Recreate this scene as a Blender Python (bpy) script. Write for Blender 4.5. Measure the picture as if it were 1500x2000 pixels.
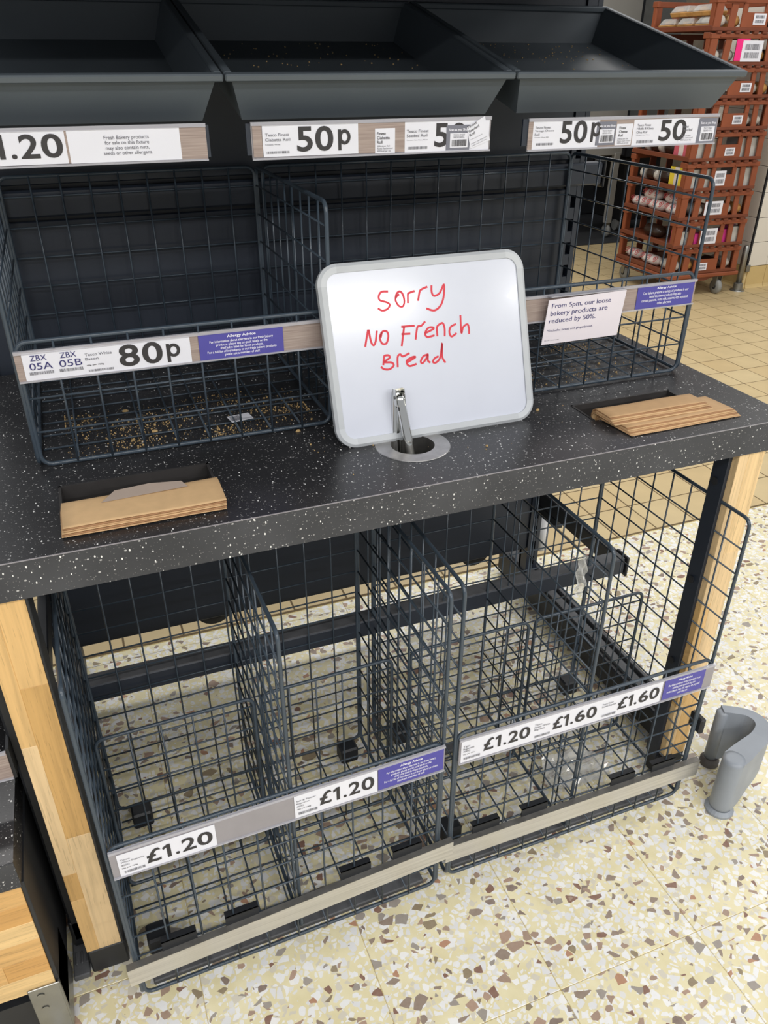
import bpy, bmesh, math, random
from mathutils import Vector, Matrix
for o in list(bpy.data.objects): bpy.data.objects.remove(o, do_unlink=True)
SC = bpy.context.scene
COL = SC.collection
R = math.radians
random.seed(7)
# ------------------------------------------------------------------ camera
cam_d = bpy.data.cameras.new('camera'); cam = bpy.data.objects.new('camera', cam_d); COL.objects.link(cam)
cam_d.sensor_fit = 'HORIZONTAL'; cam_d.sensor_width = 36.0; cam_d.lens = 36.0*1534.3/1500.0
cam_d.clip_start = 0.02; cam_d.clip_end = 60
_h, _p, _r = 0.3703, 0.5277, 0.0020
_f = Vector((math.sin(_h)*math.cos(_p), math.cos(_h)*math.cos(_p), -math.sin(_p)))
_x = Vector((math.cos(_h), -math.sin(_h), 0)); _u = _x.cross(_f)
_x2 = math.cos(_r)*_x+math.sin(_r)*_u; _u2 = -math.sin(_r)*_x+math.cos(_r)*_u
M = Matrix((_x2, _u2, -_f)).transposed().to_4x4(); M.translation = Vector((-0.517, -0.9546, 1.4655))
cam.matrix_world = M
SC.camera = cam
# ------------------------------------------------------------------ world, lamps, exposure
SC.view_settings.view_transform = 'Standard'; SC.view_settings.look = 'None'
SC.view_settings.exposure = 0.0; SC.view_settings.gamma = 1.0; SC.view_settings.use_curve_mapping = False
W = bpy.data.worlds.new('store_ambient'); SC.world = W; W.use_nodes = True
W.node_tree.nodes['Background'].inputs[0].default_value = (0.93, 0.96, 1.0, 1)
W.node_tree.nodes['Background'].inputs[1].default_value = 0.42
def lamp(x, y, w, d, e, z=3.1, col=(1.0, 0.975, 0.94)):
    L = bpy.data.lights.new('ceiling_lamp', 'AREA'); L.shape = 'RECTANGLE'; L.size = w; L.size_y = d; L.energy = e; L.color = col
    o = bpy.data.objects.new('ceiling_lamp', L); COL.objects.link(o); o.location = (x, y, z)
    return o
for lx in (-2.6, -0.4, 1.8): lamp(lx, -2.2, 1.5, 0.30, 36)
for lx in (-1.5, 1.5, 4.0): lamp(lx, -4.8, 1.5, 0.30, 90)
for lx in (-1.0, 1.4, 3.6): lamp(lx, 2.1, 1.5, 0.30, 24)
lamp(3.4, 0.2, 1.5, 0.30, 26)
lamp(2.2, 4.4, 1.5, 0.30, 30)
# ------------------------------------------------------------------ materials
def lin(c):
    return tuple(((v/255)/12.92 if v/255 <= 0.04045 else ((v/255+0.055)/1.055)**2.4) for v in c)
MATS = {}
def base_mat(name):
    m = bpy.data.materials.new(name); m.use_nodes = True
    nt = m.node_tree; b = nt.nodes['Principled BSDF']; MATS[name] = m
    return m, nt, b
def N(nt, t, **kw):
    n = nt.nodes.new(t)
    for k, v in kw.items(): setattr(n, k, v)
    return n
def objcoord(nt, scale=(1, 1, 1), rnd=0.0):
    tc = N(nt, 'ShaderNodeTexCoord'); mp = N(nt, 'ShaderNodeMapping'); mp.inputs['Scale'].default_value = scale
    nt.links.new(tc.outputs['Object'], mp.inputs['Vector'])
    if rnd:
        oi = N(nt, 'ShaderNodeObjectInfo'); mu = N(nt, 'ShaderNodeMath', operation='MULTIPLY'); mu.inputs[1].default_value = rnd
        nt.links.new(oi.outputs['Random'], mu.inputs[0]); nt.links.new(mu.outputs[0], mp.inputs['Location'])
    return mp.outputs['Vector']
def ramp(nt, stops, interp='LINEAR'):
    r = N(nt, 'ShaderNodeValToRGB'); cr = r.color_ramp; cr.interpolation = interp
    while len(cr.elements) < len(stops): cr.elements.new(0.5)
    for e, (p, c) in zip(cr.elements, stops):
        e.position = p; e.color = (c[0], c[1], c[2], 1)
    return r
def mat(name, c, rough=0.5, metal=0.0, var=0.12, vscale=18.0, bump=0.0, coat=0.0, spec=0.5, alpha=1.0, trans=0.0):
    """plain surface with a little grain in colour and gloss"""
    m, nt, b = base_mat(name); c = lin(c)
    v = objcoord(nt); n = N(nt, 'ShaderNodeTexNoise'); n.inputs['Scale'].default_value = vscale; n.inputs['Detail'].default_value = 5
    nt.links.new(v, n.inputs['Vector'])
    r = ramp(nt, [(0.25, [k*(1-var) for k in c]), (0.75, [min(1, k*(1+var)) for k in c])])
    nt.links.new(n.outputs['Fac'], r.inputs['Fac']); nt.links.new(r.outputs['Color'], b.inputs['Base Color'])
    b.inputs['Roughness'].default_value = rough; b.inputs['Metallic'].default_value = metal
    b.inputs['Coat Weight'].default_value = coat; b.inputs['Specular IOR Level'].default_value = spec
    b.inputs['Alpha'].default_value = alpha; b.inputs['Transmission Weight'].default_value = trans
    if bump:
        bp = N(nt, 'ShaderNodeBump'); bp.inputs['Strength'].default_value = bump; bp.inputs['Distance'].default_value = 0.002
        nt.links.new(n.outputs['Fac'], bp.inputs['Height']); nt.links.new(bp.outputs['Normal'], b.inputs['Normal'])
    return m
def mixc(nt, fac, a, b_):
    mx = N(nt, 'ShaderNodeMix', data_type='RGBA')
    for s, i in ((fac, 0), (a, 6), (b_, 7)):
        if isinstance(s, (tuple, list)): mx.inputs[i].default_value = (s[0], s[1], s[2], 1)
        elif isinstance(s, float): mx.inputs[i].default_value = s
        else: nt.links.new(s, mx.inputs[i])
    return mx.outputs[2]
def mth(nt, op, a, b_=None):
    n = N(nt, 'ShaderNodeMath', operation=op)
    for i, s in enumerate((a, b_)):
        if s is None: continue
        if isinstance(s, (int, float)): n.inputs[i].default_value = s
        else: nt.links.new(s, n.inputs[i])
    return n.outputs[0]
def voro(nt, vec, scale, feature='F1'):
    n = N(nt, 'ShaderNodeTexVoronoi', feature=feature); n.inputs['Scale'].default_value = scale
    nt.links.new(vec, n.inputs['Vector']); return n
def terrazzo(name):
    m, nt, b = base_mat(name)
    v0 = objcoord(nt, rnd=37.0)
    ns = N(nt, 'ShaderNodeTexNoise'); ns.inputs['Scale'].default_value = 60; ns.inputs['Detail'].default_value = 2
    nt.links.new(v0, ns.inputs['Vector'])
    va = N(nt, 'ShaderNodeVectorMath', operation='MULTIPLY_ADD'); va.inputs[1].default_value = (0.006, 0.006, 0.0)
    nt.links.new(ns.outputs['Color'], va.inputs[0]); nt.links.new(v0, va.inputs[2])
    v = va.outputs[0]
    # cream cement
    n2 = N(nt, 'ShaderNodeTexNoise'); n2.inputs['Scale'].default_value = 22; n2.inputs['Detail'].default_value = 6; nt.links.new(v0, n2.inputs['Vector'])
    cem = ramp(nt, [(0.3, lin((222, 211, 168))), (0.7, lin((234, 225, 188)))]); nt.links.new(n2.outputs['Fac'], cem.inputs['Fac'])
    col = cem.outputs['Color']
    def layer(col, vec, scale, keep, gap, stops, seedscale, op=1.0):
        c = voro(nt, vec, scale); e = voro(nt, vec, scale, 'DISTANCE_TO_EDGE')
        sp = N(nt, 'ShaderNodeSeparateColor'); nt.links.new(c.outputs['Color'], sp.inputs[0])
        g = mth(nt, 'MULTIPLY_ADD', sp.outputs[2], seedscale); nt.nodes[-1].inputs[2].default_value = gap
        mask = mth(nt, 'MULTIPLY', mth(nt, 'LESS_THAN', sp.outputs[0], keep), mth(nt, 'GREATER_THAN', e.outputs['Distance'], g))
        rr = ramp(nt, stops, 'CONSTANT'); nt.links.new(sp.outputs[1], rr.inputs['Fac'])
        n3 = N(nt, 'ShaderNodeTexNoise'); n3.inputs['Scale'].default_value = 120; nt.links.new(v0, n3.inputs['Vector'])
        tone = mixc(nt, mth(nt, 'MULTIPLY', n3.outputs['Fac'], 0.22), rr.outputs['Color'], lin((215, 205, 190)))
        return mixc(nt, mth(nt, 'MULTIPLY', mask, op), col, tone)
    whites = [(0.0, lin((238, 239, 240))), (0.4, lin((226, 227, 229))), (0.7, lin((244, 244, 243))), (0.85, lin((212, 206, 190)))]
    browns = [(0.0, lin((142, 124, 110))), (0.18, lin((160, 134, 116))), (0.34, lin((128, 90, 74))), (0.46, lin((152, 144, 136))), (0.62, lin((140, 124, 96))), (0.74, lin((172, 142, 122))), (0.84, lin((124, 106, 96))), (0.94, lin((178, 130, 100)))]
    col = layer(col, v, 92, 0.60, 0.04, whites, 0.16, 0.85)
    va2 = N(nt, 'ShaderNodeMapping'); va2.inputs['Location'].default_value = (3.1, 7.7, 0); va2.inputs['Rotation'].default_value = (0, 0, 0.6); nt.links.new(v, va2.inputs['Vector'])
    col = layer(col, va2.outputs[0], 62, 0.62, 0.06, whites, 0.18, 0.95)
    va3 = N(nt, 'ShaderNodeMapping'); va3.inputs['Location'].default_value = (9.1, 1.7, 0); va3.inputs['Rotation'].default_value = (0, 0, 1.9); va3.inputs['Scale'].default_value = (1.0, 1.35, 1); nt.links.new(v, va3.inputs['Vector'])
    col = layer(col, va3.outputs[0], 39, 0.27, 0.06, browns, 0.26)
    va4 = N(nt, 'ShaderNodeMapping'); va4.inputs['Location'].default_value = (5.3, 2.2, 0); nt.links.new(v, va4.inputs['Vector'])
    col = layer(col, va4.outputs[0], 74, 0.13, 0.05, browns, 0.2)
    nt.links.new(col, b.inputs['Base Color']); b.inputs['Roughness'].default_value = 0.32
    return m
def speckle(name, basec, rough, keep=0.5, amount=1.0):
    m, nt, b = base_mat(name); v = objcoord(nt, (1, 1, 1))
    n2 = N(nt, 'ShaderNodeTexNoise'); n2.inputs['Scale'].default_value = 9; n2.inputs['Detail'].default_value = 8; nt.links.new(v, n2.inputs['Vector'])
    c = lin(basec)
    cr = ramp(nt, [(0.3, [k*0.8 for k in c]), (0.72, [k*1.3 for k in c])]); nt.links.new(n2.outputs['Fac'], cr.inputs['Fac'])
    col = cr.outputs['Color']
    for scale, kp, rad, tone, st in ((180, 0.66*amount, 0.22, (230, 230, 228), (1, 0.5, 0.6)), (250, 0.7*amount, 0.24, (178, 177, 176), (0.5, 1, 0.7)), (330, 0.6*amount, 0.30, (112, 111, 110), (1, 1, 1))):
        mp = N(nt, 'ShaderNodeMapping'); mp.inputs['Scale'].default_value = st; mp.inputs['Rotation'].default_value = (0.3, 0.2, scale*0.1); nt.links.new(v, mp.inputs['Vector'])
        vo = voro(nt, mp.outputs[0], scale); sp = N(nt, 'ShaderNodeSeparateColor'); nt.links.new(vo.outputs['Color'], sp.inputs[0])
        rd = mth(nt, 'MULTIPLY', sp.outputs[1], rad)
        mask = mth(nt, 'MULTIPLY', mth(nt, 'LESS_THAN', sp.outputs[0], kp), mth(nt, 'LESS_THAN', vo.outputs['Distance'], rd))
        col = mixc(nt, mask, col, lin(tone))
    nt.links.new(col, b.inputs['Base Color']); b.inputs['Roughness'].default_value = rough
    bp = N(nt, 'ShaderNodeBump'); bp.inputs['Strength'].default_value = 0.08; bp.inputs['Distance'].default_value = 0.001
    n4 = N(nt, 'ShaderNodeTexNoise'); n4.inputs['Scale'].default_value = 500; nt.links.new(v, n4.inputs['Vector'])
    nt.links.new(n4.outputs['Fac'], bp.inputs['Height']); nt.links.new(bp.outputs['Normal'], b.inputs['Normal'])
    return m
def oak(name, c, axis='Z', contrast=0.16):
    m, nt, b = base_mat(name); c = lin(c)
    sc = {'Z': (60, 60, 2.2), 'X': (2.2, 60, 60)}[axis]
    v = objcoord(nt, sc, rnd=11.0)
    n = N(nt, 'ShaderNodeTexNoise'); n.inputs['Scale'].default_value = 1.6; n.inputs['Detail'].default_value = 6; n.inputs['Distortion'].default_value = 0.6; nt.links.new(v, n.inputs['Vector'])
    r = ramp(nt, [(0.25, [k*(1-contrast*1.5) for k in c]), (0.5, c), (0.8, [min(1, k*(1+contrast)) for k in c])]); nt.links.new(n.outputs['Fac'], r.inputs['Fac'])
    v2 = objcoord(nt, {'Z': (420, 420, 14), 'X': (14, 420, 420)}[axis], rnd=5.0)
    n2 = N(nt, 'ShaderNodeTexNoise'); n2.inputs['Scale'].default_value = 1.0; n2.inputs['Detail'].default_value = 2; nt.links.new(v2, n2.inputs['Vector'])
    pore = mth(nt, 'LESS_THAN', n2.outputs['Fac'], 0.37)
    col = mixc(nt, mth(nt, 'MULTIPLY', pore, 0.45), r.outputs['Color'], [k*0.5 for k in c])
    nt.links.new(col, b.inputs['Base Color']); b.inputs['Roughness'].default_value = 0.5
    return m
def woodprint(name):
    m, nt, b = base_mat(name); v = objcoord(nt, (6, 1, 190))
    n = N(nt, 'ShaderNodeTexNoise'); n.inputs['Scale'].default_value = 2.2; n.inputs['Detail'].default_value = 4; nt.links.new(v, n.inputs['Vector'])
    r = ramp(nt, [(0.25, lin((140, 124, 118))), (0.6, lin((168, 152, 144))), (0.85, lin((188, 174, 166)))]); nt.links.new(n.outputs['Fac'], r.inputs['Fac'])
    nt.links.new(r.outputs['Color'], b.inputs['Base Color']); b.inputs['Roughness'].default_value = 0.35
    return m
def brushed(name, c, rough=0.3, sc=(3, 200, 200)):
    m, nt, b = base_mat(name); c = lin(c); v = objcoord(nt, sc)
    n = N(nt, 'ShaderNodeTexNoise'); n.inputs['Scale'].default_value = 1.5; n.inputs['Detail'].default_value = 4; nt.links.new(v, n.inputs['Vector'])
    r = ramp(nt, [(0.3, [k*0.86 for k in c]), (0.7, [min(1, k*1.08) for k in c])]); nt.links.new(n.outputs['Fac'], r.inputs['Fac'])
    nt.links.new(r.outputs['Color'], b.inputs['Base Color']); b.inputs['Metallic'].default_value = 1.0; b.inputs['Roughness'].default_value = rough
    return m
navy = mat('navy_powder_coat', (37, 44, 56), 0.45, var=0.10, vscale=6, bump=0.03)
navy_tray = mat('slate_tray_plastic', (82, 90, 97), 0.5, var=0.08, vscale=7, bump=0.03)
wire_m = mat('slate_wire_coating', (62, 73, 84), 0.27, var=0.12, vscale=30)
blackp = mat('black_steel', (34, 36, 40), 0.5, var=0.2, vscale=14)
dusty = mat('dusty_black_steel', (84, 85, 88), 0.7, var=0.35, vscale=22)
blackrub = mat('black_rubber', (26, 26, 28), 0.7)
top_m = speckle('speckled_black_laminate', (44, 44, 46), 0.30)
edge_m = speckle('speckled_charcoal_edging', (62, 63, 66), 0.75, amount=1.0)
liner_m = mat('charcoal_slot_liner', (48, 46, 46), 0.6, var=0.25)
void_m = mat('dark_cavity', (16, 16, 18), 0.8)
terr = terrazzo('cream_terrazzo')
grout = mat('yellow_grout', (196, 176, 120), 0.8, var=0.15)
qgrout = mat('brown_grout', (104, 86, 58), 0.85, var=0.2)
qtiles = [mat('beige_quarry_tile_%s' % k, c, 0.42, var=0.07, vscale=9) for k, c in (('plain', (200, 178, 134)), ('pale', (203, 182, 139)), ('warm', (198, 174, 129)))]
oaks = [oak('oak_honey', (220, 180, 120)), oak('oak_pale', (226, 196, 150)), oak('oak_olive', (204, 162, 100)), oak('oak_light', (228, 196, 146))]
oaksx = [oak('oak_board_honey', (214, 170, 108), 'X'), oak('oak_board_pale', (226, 192, 136), 'X'), oak('oak_board_tan', (204, 156, 92), 'X')]
wprint = woodprint('printed_grey_wood')
paper = mat('white_card', (228, 229, 238), 0.35, var=0.02)
greycard = mat('grey_card', (120, 122, 134), 0.4, var=0.05)
signcard = mat('lilac_white_card', (232, 226, 234), 0.35, var=0.02)
blue = mat('violet_blue_card', (76, 72, 160), 0.35, var=0.04)
ink = mat('charcoal_ink', (52, 50, 52), 0.6, var=0.02)
inkgrey = mat('grey_ink', (112, 112, 120), 0.6, var=0.02)
inkblue = mat('indigo_ink', (52, 50, 110), 0.6, var=0.02)
inkwhite = mat('white_ink', (240, 240, 250), 0.5, var=0.02)
clearp = mat('clear_label_plastic', (205, 205, 214), 0.12, var=0.03, alpha=0.55, spec=0.6)
greyholder = mat('grey_label_holder', (150, 146, 150), 0.3, var=0.08)
steel = brushed('brushed_steel', (222, 220, 217), 0.42)
steel_top = mat('dusty_steel_top', (120, 118, 114), 0.55, metal=0.6, var=0.25, vscale=40)
ringsteel = brushed('satin_steel_ring', (190, 188, 186), 0.38, (40, 40, 40))
chrome = mat('chrome', (225, 225, 222), 0.07, metal=1.0, var=0.03)
galv = mat('galvanised_steel', (150, 150, 146), 0.35, metal=0.9, var=0.12)
board_m = mat('white_dry_wipe', (212, 216, 228), 0.16, var=0.015, coat=0.3)
frame_m = mat('silver_grey_frame', (186, 190, 194), 0.38, var=0.04)
corner_m = mat('pale_grey_corner_plastic', (196, 200, 204), 0.42, var=0.03)
red_ink = mat('red_marker', (214, 44, 62), 0.45, var=0.08, vscale=200)
kraft = [mat('kraft_paper_%s' % k, c, 0.75, var=0.06, vscale=60) for k, c in (('tan', (200, 162, 118)), ('light', (212, 176, 130)), ('deep', (168, 126, 88)))]
film = mat('greaseproof_film', (188, 170, 156), 0.3, var=0.05, alpha=0.85)
crumb = mat('bread_crumb', (190, 160, 110), 0.8, var=0.25, vscale=120)
guard = mat('grey_guard_plastic', (142, 148, 156), 0.4, var=0.08, vscale=20)
guard_base = mat('dark_guard_foot', (92, 88, 86), 0.6, var=0.2)
rust = mat('rust_red_crate_plastic', (138, 73, 44), 0.45, var=0.12, vscale=8)
rust_d = mat('rust_red_crate_ledge', (116, 60, 37), 0.5, var=0.15, vscale=8)
tilew = mat('white_wall_tile', (226, 220, 208), 0.2, var=0.04, vscale=5)
covet = mat('ochre_cove_tile', (206, 180, 124), 0.35, var=0.06, vscale=8)
wgrout = mat('dark_wall_grout', (92, 84, 72), 0.8)
wallgrey = mat('grey_wall_paint', (120, 118, 112), 0.6)
cabsteel = mat('dull_cabinet_steel', (170, 168, 162), 0.4, metal=0.3, var=0.08, vscale=4)
matdark = mat('dark_floor_mat', (44, 45, 47), 0.7, var=0.2, vscale=20)
wrap_white = mat('white_wrap', (226, 214, 206), 0.4, var=0.08, vscale=40)
wrap_pink = mat('pink_swirl_ink', (206, 96, 96), 0.4, var=0.1, vscale=40)
wrap_clear = mat('shiny_clear_wrap', (196, 190, 180), 0.12, var=0.25, vscale=30, spec=0.9)
bread = mat('bread_crust', (186, 138, 76), 0.6, var=0.25, vscale=25)
dark_cake = mat('dark_wrapped_loaf', (58, 44, 36), 0.3, var=0.3, vscale=25)
card_grey = mat('pale_grey_box_card', (196, 194, 188), 0.6, var=0.04)
card_pink = mat('magenta_box_card', (210, 60, 140), 0.5, var=0.05)
card_rose = mat('rose_box_card', (206, 96, 110), 0.5, var=0.05)
card_yellow = mat('yellow_box_card', (232, 206, 60), 0.5, var=0.05)
wheel_g = mat('grey_wheel_rubber', (140, 140, 136), 0.6, var=0.1)
lidm = mat('clear_pack_lid', (216, 216, 212), 0.10, var=0.15, vscale=30, alpha=0.45, spec=0.9)
hotpink = mat('hot_pink_tag', (240, 40, 130), 0.5, var=0.03)
whitetube = mat('white_plastic_tube', (225, 226, 228), 0.3, var=0.03)
# ------------------------------------------------------------------ helpers
ROOT = {}
def add(name, me, m, parent=None):
    o = bpy.data.objects.new(name, me); COL.objects.link(o)
    if m is not None and len(me.materials) == 0: me.materials.append(m)
    if parent is not None: o.parent = parent
    return o
def tag(o, label, cat, group=None, kind=None):
    o['label'] = label; o['category'] = cat
    if group: o['group'] = group
    if kind: o['kind'] = kind
    return o
def thing(name, label, cat, loc, rot=(0, 0, 0), group=None):
    o = bpy.data.objects.new(name, None); COL.objects.link(o); o.location = loc; o.rotation_euler = rot; o.empty_display_size = 0.05
    tag(o, label, cat, group); return o
class MB:
    def __init__(s): s.v = []; s.f = []
    def quad(s, pts): n = len(s.v); s.v += [tuple(p) for p in pts]; s.f.append(tuple(range(n, n+len(pts)))); return s
    def hexa(s, p):   # 8 points: bottom 4 ccw, top 4 ccw
        n = len(s.v); s.v += [tuple(q) for q in p]
        for f in ((3, 2, 1, 0), (4, 5, 6, 7), (0, 1, 5, 4), (1, 2, 6, 5), (2, 3, 7, 6), (3, 0, 4, 7)): s.f.append(tuple(n+i for i in f))
        return s
    def box(s, x0, x1, y0, y1, z0, z1):
        return s.hexa([(x0, y0, z0), (x1, y0, z0), (x1, y1, z0), (x0, y1, z0), (x0, y0, z1), (x1, y0, z1), (x1, y1, z1), (x0, y1, z1)])
    def tube(s, pts, r, n=6, closed=False, rr=None):
        pts = [Vector(p) for p in pts]; k = len(pts); rings = []; up = None
        for i, p in enumerate(pts):
            a = pts[i-1] if (i > 0 or closed) else p; b = pts[(i+1) % k] if (i < k-1 or closed) else p
            t = (b-a).normalized()
            if up is None: up = Vector((0, 0, 1)) if abs(t.z) < 0.9 else Vector((1, 0, 0))
            x = up.cross(t)
            if x.length < 1e-4: x = Vector((0, 1, 0)).cross(t)
            x.normalize(); y = t.cross(x); up = y
            ra = rr[i] if rr else r; base = len(s.v)
            for j in range(n):
                an = 2*math.pi*(j+0.5)/n; q = p+x*(ra*math.cos(an))+y*(ra*math.sin(an)); s.v.append(tuple(q))
            rings.append(base)
        for i in range(k if closed else k-1):
            a, b = rings[i], rings[(i+1) % k]
            for j in range(n): s.f.append((a+j, a+(j+1) % n, b+(j+1) % n, b+j))
        if not closed:
            s.f.append(tuple(rings[0]+j for j in reversed(range(n)))); s.f.append(tuple(rings[-1]+j for j in range(n)))
        return s
    def lathe(s, prof, c=(0, 0, 0), n=24, axis='Z'):
        base = len(s.v); cx, cy, cz = c
        for r, h in prof:
            for j in range(n):
                a = 2*math.pi*j/n; u, w = r*math.cos(a), r*math.sin(a)
                s.v.append({'Z': (cx+u, cy+w, cz+h), 'Y': (cx+u, cy+h, cz+w), 'X': (cx+h, cy+u, cz+w)}[axis])
        for i in range(len(prof)-1):
            for j in range(n):
                a = base+i*n+j; b = base+i*n+(j+1) % n; s.f.append((a, b, b+n, a+n))
        s.f.append(tuple(base+j for j in reversed(range(n)))); e = base+(len(prof)-1)*n; s.f.append(tuple(e+j for j in range(n)))
        return s
    def prism(s, poly, ext):   # polygon points (3D) extruded along ext
        n = len(s.v); k = len(poly); e = Vector(ext)
        s.v += [tuple(p) for p in poly]+[tuple(Vector(p)+e) for p in poly]
        s.f.append(tuple(range(n+k-1, n-1, -1))); s.f.append(tuple(range(n+k, n+2*k)))
        for i in range(k): s.f.append((n+i, n+(i+1) % k, n+k+(i+1) % k, n+k+i))
        return s
    def grid(s, fn, nu, nv):
        b = len(s.v)
        for i in range(nu+1):
            for j in range(nv+1): s.v.append(tuple(fn(i/nu, j/nv)))
        for i in range(nu):
            for j in range(nv):
                a = b+i*(nv+1)+j; s.f.append((a, a+nv+1, a+nv+2, a+1))
        return s
    def mesh(s, name, off=(0, 0, 0), smooth=False, recalc=True, bevel=0):
        me = bpy.data.meshes.new(name); ox, oy, oz = off
        me.from_pydata([(x-ox, y-oy, z-oz) for x, y, z in s.v], [], s.f)
        if recalc or bevel:
            bm = bmesh.new(); bm.from_mesh(me); bmesh.ops.recalc_face_normals(bm, faces=bm.faces)
            if bevel: bmesh.ops.bevel(bm, geom=list(bm.edges), offset=bevel, segments=1, affect='EDGES', clamp_overlap=True)
            bm.to_mesh(me); bm.free()
        if smooth:
            for p in me.polygons: p.use_smooth = True
        me.update(); return me
    def build(s, name, m, parent=None, smooth=False, bevel=0, solo=None):
        off = (0, 0, 0); r = parent
        while r is not None and r.parent is not None: r = r.parent
        if r is not None and r.name not in LOCAL: off = tuple(r.location)
        o = add(name, s.mesh(name, off, smooth, bevel=bevel), m, parent)
        return o
LOCAL = set()
def solo(mb, name, m, label, cat, group=None, smooth=False, bevel=0, kind=None):
    xs = [v[0] for v in mb.v]; ys = [v[1] for v in mb.v]; zs = [v[2] for v in mb.v]
    c = ((min(xs)+max(xs))/2, (min(ys)+max(ys))/2, min(zs))
    o = add(name, mb.mesh(name, c, smooth, bevel=bevel), m); o.location = c
    return tag(o, label, cat, group, kind)
def struct(name, mb, m, parent=None, **kw):
    o = mb.build(name, m, parent, **kw)
    if parent is None: o['kind'] = 'structure'
    return o
def copy_tree(o, parent=None):
    c = o.copy(); COL.objects.link(c); c.parent = parent
    for ch in list(o.children): copy_tree(ch, c)
    return c
_cache = {}
def glyphs(body, bold):
    key = (body, bold)
    if key not in _cache:
        cu = bpy.data.curves.new('lettering', 'FONT'); cu.body = body; cu.size = 1.0; cu.offset = bold; cu.resolution_u = 5; cu.fill_mode = 'BOTH'
        ob = bpy.data.objects.new('lettering', cu); COL.objects.link(ob)
        dg = bpy.context.evaluated_depsgraph_get(); me = bpy.data.meshes.new_from_object(ob.evaluated_get(dg))
        vs = [tuple(v.co) for v in me.vertices]; fs = [tuple(p.vertices) for p in me.polygons]
        bpy.data.objects.remove(ob); bpy.data.curves.remove(cu); bpy.data.meshes.remove(me)
        _cache[key] = (vs, fs)
    return _cache[key]
class Sheet:
    """a flat printed face: s along ax, t along up, lifted along the normal"""
    def __init__(self, parent, P0, ax=(1, 0, 0), up=(0, 0, 1)):
        self.p = parent; self.P0 = Vector(P0); self.ax = Vector(ax).normalized(); self.up = Vector(up).normalized(); self.n = self.ax.cross(self.up)
    def pt(self, s, t, h=0): return self.P0+self.ax*s+self.up*t+self.n*h
    def card(self, name, m, s0, t0, s1, t1, h, th=0.0006, quad=None):
        q = quad or [(s0, t0), (s1, t0), (s1, t1), (s0, t1)]
        mb = MB().prism([self.pt(a, b, h-th) for a, b in q], self.n*th)
        return mb.build(name, m, self.p)
    def text(self, body, m, s0, t0, s1, t1, h, bold=0.0, parent=None, rot=0.0, name='lettering'):
        vs, fs = glyphs(body, bold); xs = [v[0] for v in vs]; ys = [v[1] for v in vs]
        ax, ay = (s1-s0)/(max(xs)-min(xs)), (t1-t0)/(max(ys)-min(ys)); mb = MB()
        ca, sa = math.cos(rot), math.sin(rot)
        for x, y, z in vs:
            u, w = (x-min(xs))*ax, (y-min(ys))*ay
            mb.v.append(tuple(self.pt(s0+u*ca-w*sa, t0+u*sa+w*ca, h)))
        mb.f = list(fs)
        off = (0, 0, 0); r = self.p
        while r.parent is not None: r = r.parent
        if r.name not in LOCAL: off = tuple(r.location)
        return add(name, mb.mesh(name, off, recalc=False), m, parent or self.p)
    def big(self, body, m, s0, t0, s1, t1, h, bold, parent):
        """large price figures: geometric 1 and p are drawn, the rest is set in the font; one mesh per price"""
        W, Hh = s1-s0, t1-t0; mb = MB()
        def put(vs, fs, a, b, lo=0.0, hi=1.0):  # vertex z lifts the face
            xs = [v[0] for v in vs]; ys = [v[1] for v in vs]; n = len(mb.v)
            for v in vs:
                u = (v[0]-min(xs))/(max(xs)-min(xs)); w = (v[1]-min(ys))/(max(ys)-min(ys))
                mb.v.append(tuple(self.pt(s0+W*(a+(b-a)*u), t0+Hh*(lo+(hi-lo)*w), h+v[2]*(1 if ch == 'p' else 0))))
            mb.f.extend(tuple(n+i for i in f) for f in fs)
        lay = {'£1.20': ((0, .22), (.245, .365), (.43, .49), (.53, .74), (.765, 1)), '£1.60': ((0, .22), (.235, .35), (.405, .465), (.505, .735), (.765, 1)), '50': ((0, .43), (.50, 1)), '80': ((0, .46), (.53, 1)), 'p': ((0, 1),)}[body]
        for ch, (a, b) in zip(body, lay):
            if ch == '1': put([(1, 0, 0), (1, 1, 0), (.60, 1, 0), (0, .83, 0), (.08, .66, 0), (.50, .78, 0), (.50, 0, 0)], [(1, 2, 5), (2, 3, 4, 5), (0, 1, 5, 6)], a, b)
            elif ch == '.': put([(.5+.5*math.cos(k*math.pi/8), .5+.5*math.sin(k*math.pi/8), 0) for k in range(16)], [tuple(range(16))], a, b, 0.0, 0.2)
            elif ch == 'p':
                vs, fs = [(0, 0, 0), (.25, 0, 0), (.25, 1, 0), (0, 1, 0)], [(0, 1, 2, 3)]
                for k in range(28):
                    an = 2*math.pi*k/28; vs += [(.52+.48*math.cos(an), .635+.365*math.sin(an), 0.0003), (.52+.235*math.cos(an), .635+.205*math.sin(an), 0.0003)]
                for k in range(28): j = (k+1) % 28; fs.append((4+2*k, 4+2*j, 5+2*j, 5+2*k))
                put(vs, fs, a, b)
            else: put(*glyphs(ch, bold), a, b)
        off = (0, 0, 0); r = self.p
        while r.parent is not None: r = r.parent
        if r.name not in LOCAL: off = tuple(r.location)
        return add('price_figures', mb.mesh('price_figures', off, recalc=False), m, parent or self.p)
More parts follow.
